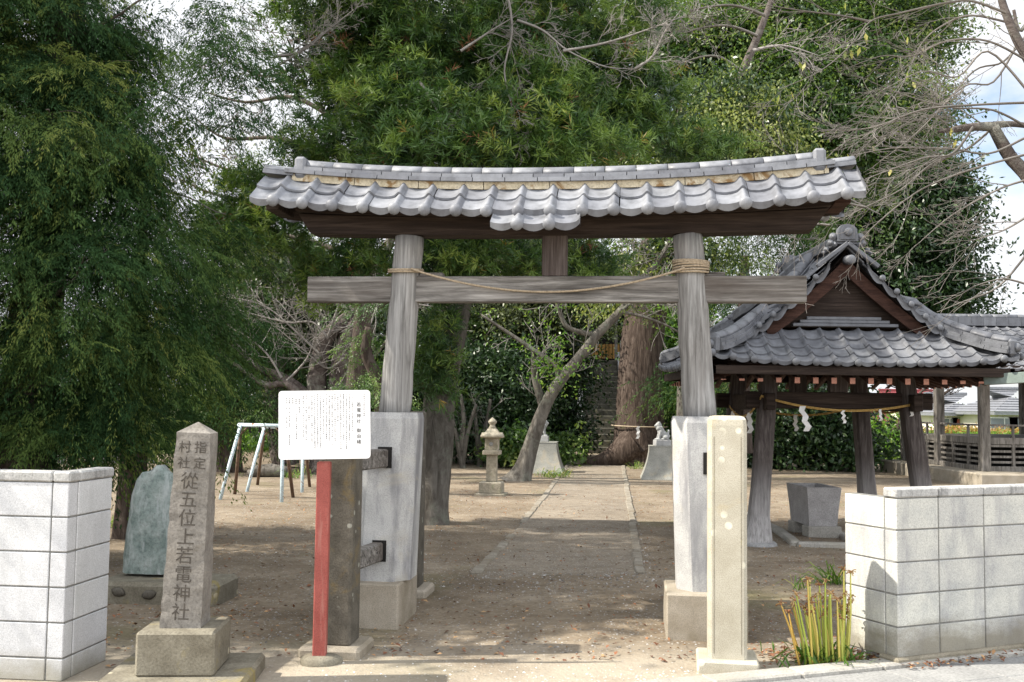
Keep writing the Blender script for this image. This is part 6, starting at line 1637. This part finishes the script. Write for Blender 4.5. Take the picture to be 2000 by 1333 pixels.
# ------------------------------------------------------------------ small plants on the ground
def stalk_clump(base, label):
    r_ = thing('lily_clump', base, label, 'plant'); R_ = random.Random(7); mb, hd_, lf = MB(), MB(), MB()
    tops = [(1552,1172),(1540,1195),(1577,1130),(1583,1180),(1592,1165),(1598,1160),(1612,1135),(1620,1160),(1622,1158),(1635,1170),(1642,1168),(1648,1112),(1652,1160),(1658,1175),(1662,1165),(1650,1185),(1605,1185),(1570,1185),(1590,1190),(1645,1190),(1555,1160),(1525,1180)]
    tops = tops + [(x + R_.uniform(-14,14), y + R_.uniform(4,34)) for x, y in tops if x > 1545]
    for i, (x, y) in enumerate(tops):
        f_ = (x-1525)/137; bx_ = 1557 + 96*f_ + R_.uniform(-9, 9); zz = base.y + R_.uniform(-.16, .16)
        a = P(bx_, 1290, zz); a.z = 0; tp = P(x, y, zz); mid = a.lerp(tp, .55) + Vector((R_.uniform(-.012,.012), R_.uniform(-.01,.01), 0))
        tt = R_.random()**1.4 if x > 1545 else .95
        pts_ = [a.lerp(mid, k/3) if k <= 3 else mid.lerp(tp, (k-3)/3) for k in range(7)]
        mb = MB(); hd_ = MB(); mb.tube([p_ - base for p_ in pts_], [.0078,.0076,.0072,.0066,.006,.005,.004], 6, tt)
        for k in range(8):
            d_ = Vector((R_.gauss(0,1), R_.gauss(0,1), R_.gauss(.35,.7))).normalized(); L_ = R_.uniform(.018,.042); q_ = tp - base
            hd_.tube([q_, q_ + d_*L_*.6, q_ + d_*L_ + Vector((0,0,-.008))], [.0035,.003,.0045], 4, R_.random())
        hd_.sphere(tp - base, .010, 6, 4, R_.random())
        sk_ = mb.build('stalk', M['stalk'], r_); hd_.build('seed_head', M['seed'], sk_)
    for i in range(130):
        a = Vector((R_.gauss(0,.12), R_.gauss(0,.13), 0)); d_ = Vector((R_.gauss(0,.6), R_.gauss(0,.6), 1)).normalized(); L_ = R_.uniform(.08,.24); s_ = Vector((R_.gauss(0,1), R_.gauss(0,1), 0)).normalized()*.006
        p1 = a + d_*L_*.6; p2 = a + d_*L_ + Vector((d_.x, d_.y, -.3))*L_*.4
        lf.add([a - s_, a + s_, p1 + s_*1.2, p1 - s_*1.2], [(0,1,2,3)], R_.random()*.5, True); lf.add([p1 - s_*1.2, p1 + s_*1.2, p2], [(0,1,2)], R_.random()*.5)
    lf.build('leaves', M['lf_grass'], r_, fix=False)
stalk_clump(G(1608, 1298), 'clump of yellow green dead flower stalks with withered brown heads by the beige wall')
def grass_tuft(name, base, label, n, spread, length, seed, lean=(0,0)):
    r_ = thing(name, base, label, 'plant'); R_ = random.Random(seed); lf = MB()
    for i in range(n):
        a = Vector((R_.gauss(0,spread), R_.gauss(0,spread*.8), -.02)); d_ = Vector((R_.gauss(lean[0],.7), R_.gauss(lean[1],.7), .9)).normalized(); L_ = length*R_.uniform(.6,1.2); s_ = Vector((R_.gauss(0,1), R_.gauss(0,1), 0)).normalized()*length*.022
        pts_ = [a, a + d_*L_*.45, a + d_*L_*.8 + Vector((d_.x,d_.y,-.2))*L_*.15, a + d_*L_ + Vector((d_.x,d_.y,-1.0))*L_*.3]; t0 = R_.random()
        for k in range(3): w0, w1 = (1, 1.2, .9, .1)[k], (1, 1.2, .9, .1)[k+1]; lf.add([pts_[k]-s_*w0, pts_[k]+s_*w0, pts_[k+1]+s_*w1, pts_[k+1]-s_*w1], [(0,1,2,3)], t0, True)
    lf.build('blades', M['lf_grass'], r_, fix=False)
grass_tuft('grass_tuft', G(1632, 1138), 'green leafy tuft against the far end of the beige wall', 46, .06, .30, 3, (-.3,0))
grass_tuft('grass_tuft', G(1080, 934), 'bright green grass tuft at the left edge of the approach path', 90, .22, .34, 4)
grass_tuft('grass_tuft', G(1245, 917), 'small dark green tuft at the foot of the giant trunk', 40, .10, .30, 5)
grass_tuft('grass_tuft', G(305, 948), 'dry straw coloured tuft behind the top of the green stone tablet', 24, .07, .30, 6)
grass_tuft('grass_tuft', G(216, 1030), 'shaded green tuft between the clean grey wall and the green stone tablet', 60, .10, .26, 7)
grass_tuft('grass_tuft', G(578, 935), 'green and orange tuft behind the right legs of the swing frames', 40, .14, .40, 8)
grass_tuft('grass_tuft', G(1560, 1150), 'thin creeping green tuft on the bare soil left of the beige wall', 16, .05, .22, 9)
# fallen log
lg = G(520, 932); o_ = thing('fallen_log', lg, 'grey fallen log lying behind the swing frames', 'log'); mb = MB(); R_ = random.Random(3)
mb.tube([(-.40,0,.06),(-.2,.03,.12),(.1,.02,.15),(.4,-.02,.12),(.5,-.02,.1)], [.08,.13,.15,.13,.09], 12, jit=.12, rng=R_); mb.build('log', M['bark_grey'], o_)
# litter: dry leaves, shell grit and pebbles (nobody could count them)
rng = np.random.default_rng(121)
def scatter(n, fx): 
    c = fx(n); ok = np.ones(len(c), bool); c = c[ok]; c[:,2] = gh(c[:,0], c[:,1]) + rng.uniform(.004, .022, len(c)); return c
def fx(n):
    a = np.stack([rng.uniform(-4.0, 6.0, n), 6.6 + 18*rng.random(n)**1.6, np.zeros(n)], -1); return a
c = scatter(3600, fx)
w1 = np.stack([rng.normal(0,.26,420), rng.normal(0,.10,420), np.zeros(420)], -1); pc = np.array(G(1675,1293)); w1 = w1 + pc + np.array([0,.05,0]); w1[:,2] = rng.uniform(.01,.06,len(w1))
w2k = rng.random(170)[:,None]*1.3; w2 = np.array(cR) + w2k*np.array([math.cos(aR), math.sin(aR), 0]) + np.stack([rng.normal(0,.03,170)+.03, rng.normal(0,.025,170)-.09, rng.uniform(.03,.055,170)+.0], -1)
w2 = w2[rng.random(170) > .25]
w3 = np.stack([rng.normal(-2.3,.4,160), rng.normal(7.6,.5,160), np.full(160,.015)], -1); w4 = np.stack([rng.normal(1.75,.12,60), rng.normal(6.75,.15,60), np.full(60,.015)], -1)
c = np.concatenate([c, w1, w2, w3, w4]); d = unit(rng.normal(size=c.shape)*np.array([1,1,.25]))
near = np.clip(rng.uniform(.022,.05,len(c)), 0, 1)
V = kites(c, d, near, near*.55, rng, flat=np.tile([0,0,2.0],(len(c),1))); V[:,1,2] += .006; V[:,3,2] += .006
tag(build_quads('fallen_leaves', V, np.clip(rng.random(len(c))**1.2,0,1), M['lf_dry'], None), 'dry brown leaves strewn over the bare earth', 'fallen leaves', kind='stuff')
def pebbles(name, n, gen, smin, smax, mat, label, cat):
    c = gen(n); s = rng.uniform(smin, smax, n)**1.0; base = np.array([(1,0,0),(0,1,0),(-1,0,0),(0,-1,0),(0,0,.6),(0,0,-.6)], float); tri = np.array([(0,1,4),(1,2,4),(2,3,4),(3,0,4)])
    ang = rng.uniform(0, 6.28, n); R3 = np.stack([np.stack([np.cos(ang), -np.sin(ang), 0*ang], -1), np.stack([np.sin(ang), np.cos(ang), 0*ang], -1), np.tile([0,0,1.0],(n,1))], 1)
    v = base[None] * s[:,None,None] * rng.uniform(.55,1.3,(n,6,1)); v = np.einsum('nij,nkj->nki', R3, v); c[:,2] = gh(c[:,0], c[:,1]) + s*.1
    v = v + c[:,None,:]; V = v[:,tri].reshape(-1,3,3); tt = np.repeat(rng.random(n), 4)
    tag(build_quads(name, V, tt, mat, None), label, cat, kind='stuff')
M['grit'] = mat_leaf('shell grit', [(0.0,(0.26,0.24,0.20)), (0.5,(0.42,0.40,0.36)), (1.0,(0.66,0.64,0.60))], .8, 0.0, .2)
M['gravel'] = mat_leaf('grey gravel', [(0.0,(0.10,0.095,0.085)), (0.5,(0.22,0.205,0.19)), (1.0,(0.46,0.45,0.43))], .9, 0.0, .2)
pebbles('shell_grit', 620, lambda n: np.stack([np.where(rng.random(n)<.6, rng.normal(.75,.45,n), rng.uniform(-1.2, 1.6, n)), 5.9 + np.abs(rng.normal(0,.30,n)), np.zeros(n)], -1), .003, .011, M['grit'], 'white shell grit scattered on the earth by the road', 'grit')
def gpath(n):
    s = rng.random(n); k = rng.random(n); L_ = np.array([[*path_at(a)[0]] for a in s]); R2 = np.array([[*path_at(a)[1]] for a in s]); p = L_ + (R2-L_)*(k[:,None]*1.12-.06); p[:,1] -= 1.3*rng.random(n)*(s < .25); return p
pebbles('path_gravel', 4200, gpath, .006, .016, M['gravel'], 'loose grey gravel on the approach path', 'gravel')
pebbles('yard_gravel', 5000, lambda n: np.stack([rng.uniform(-5, 6.5, n), 6.8 + 13*rng.random(n)**1.5, np.zeros(n)], -1), .004, .013, M['gravel'], 'small stones strewn over the yard', 'gravel')
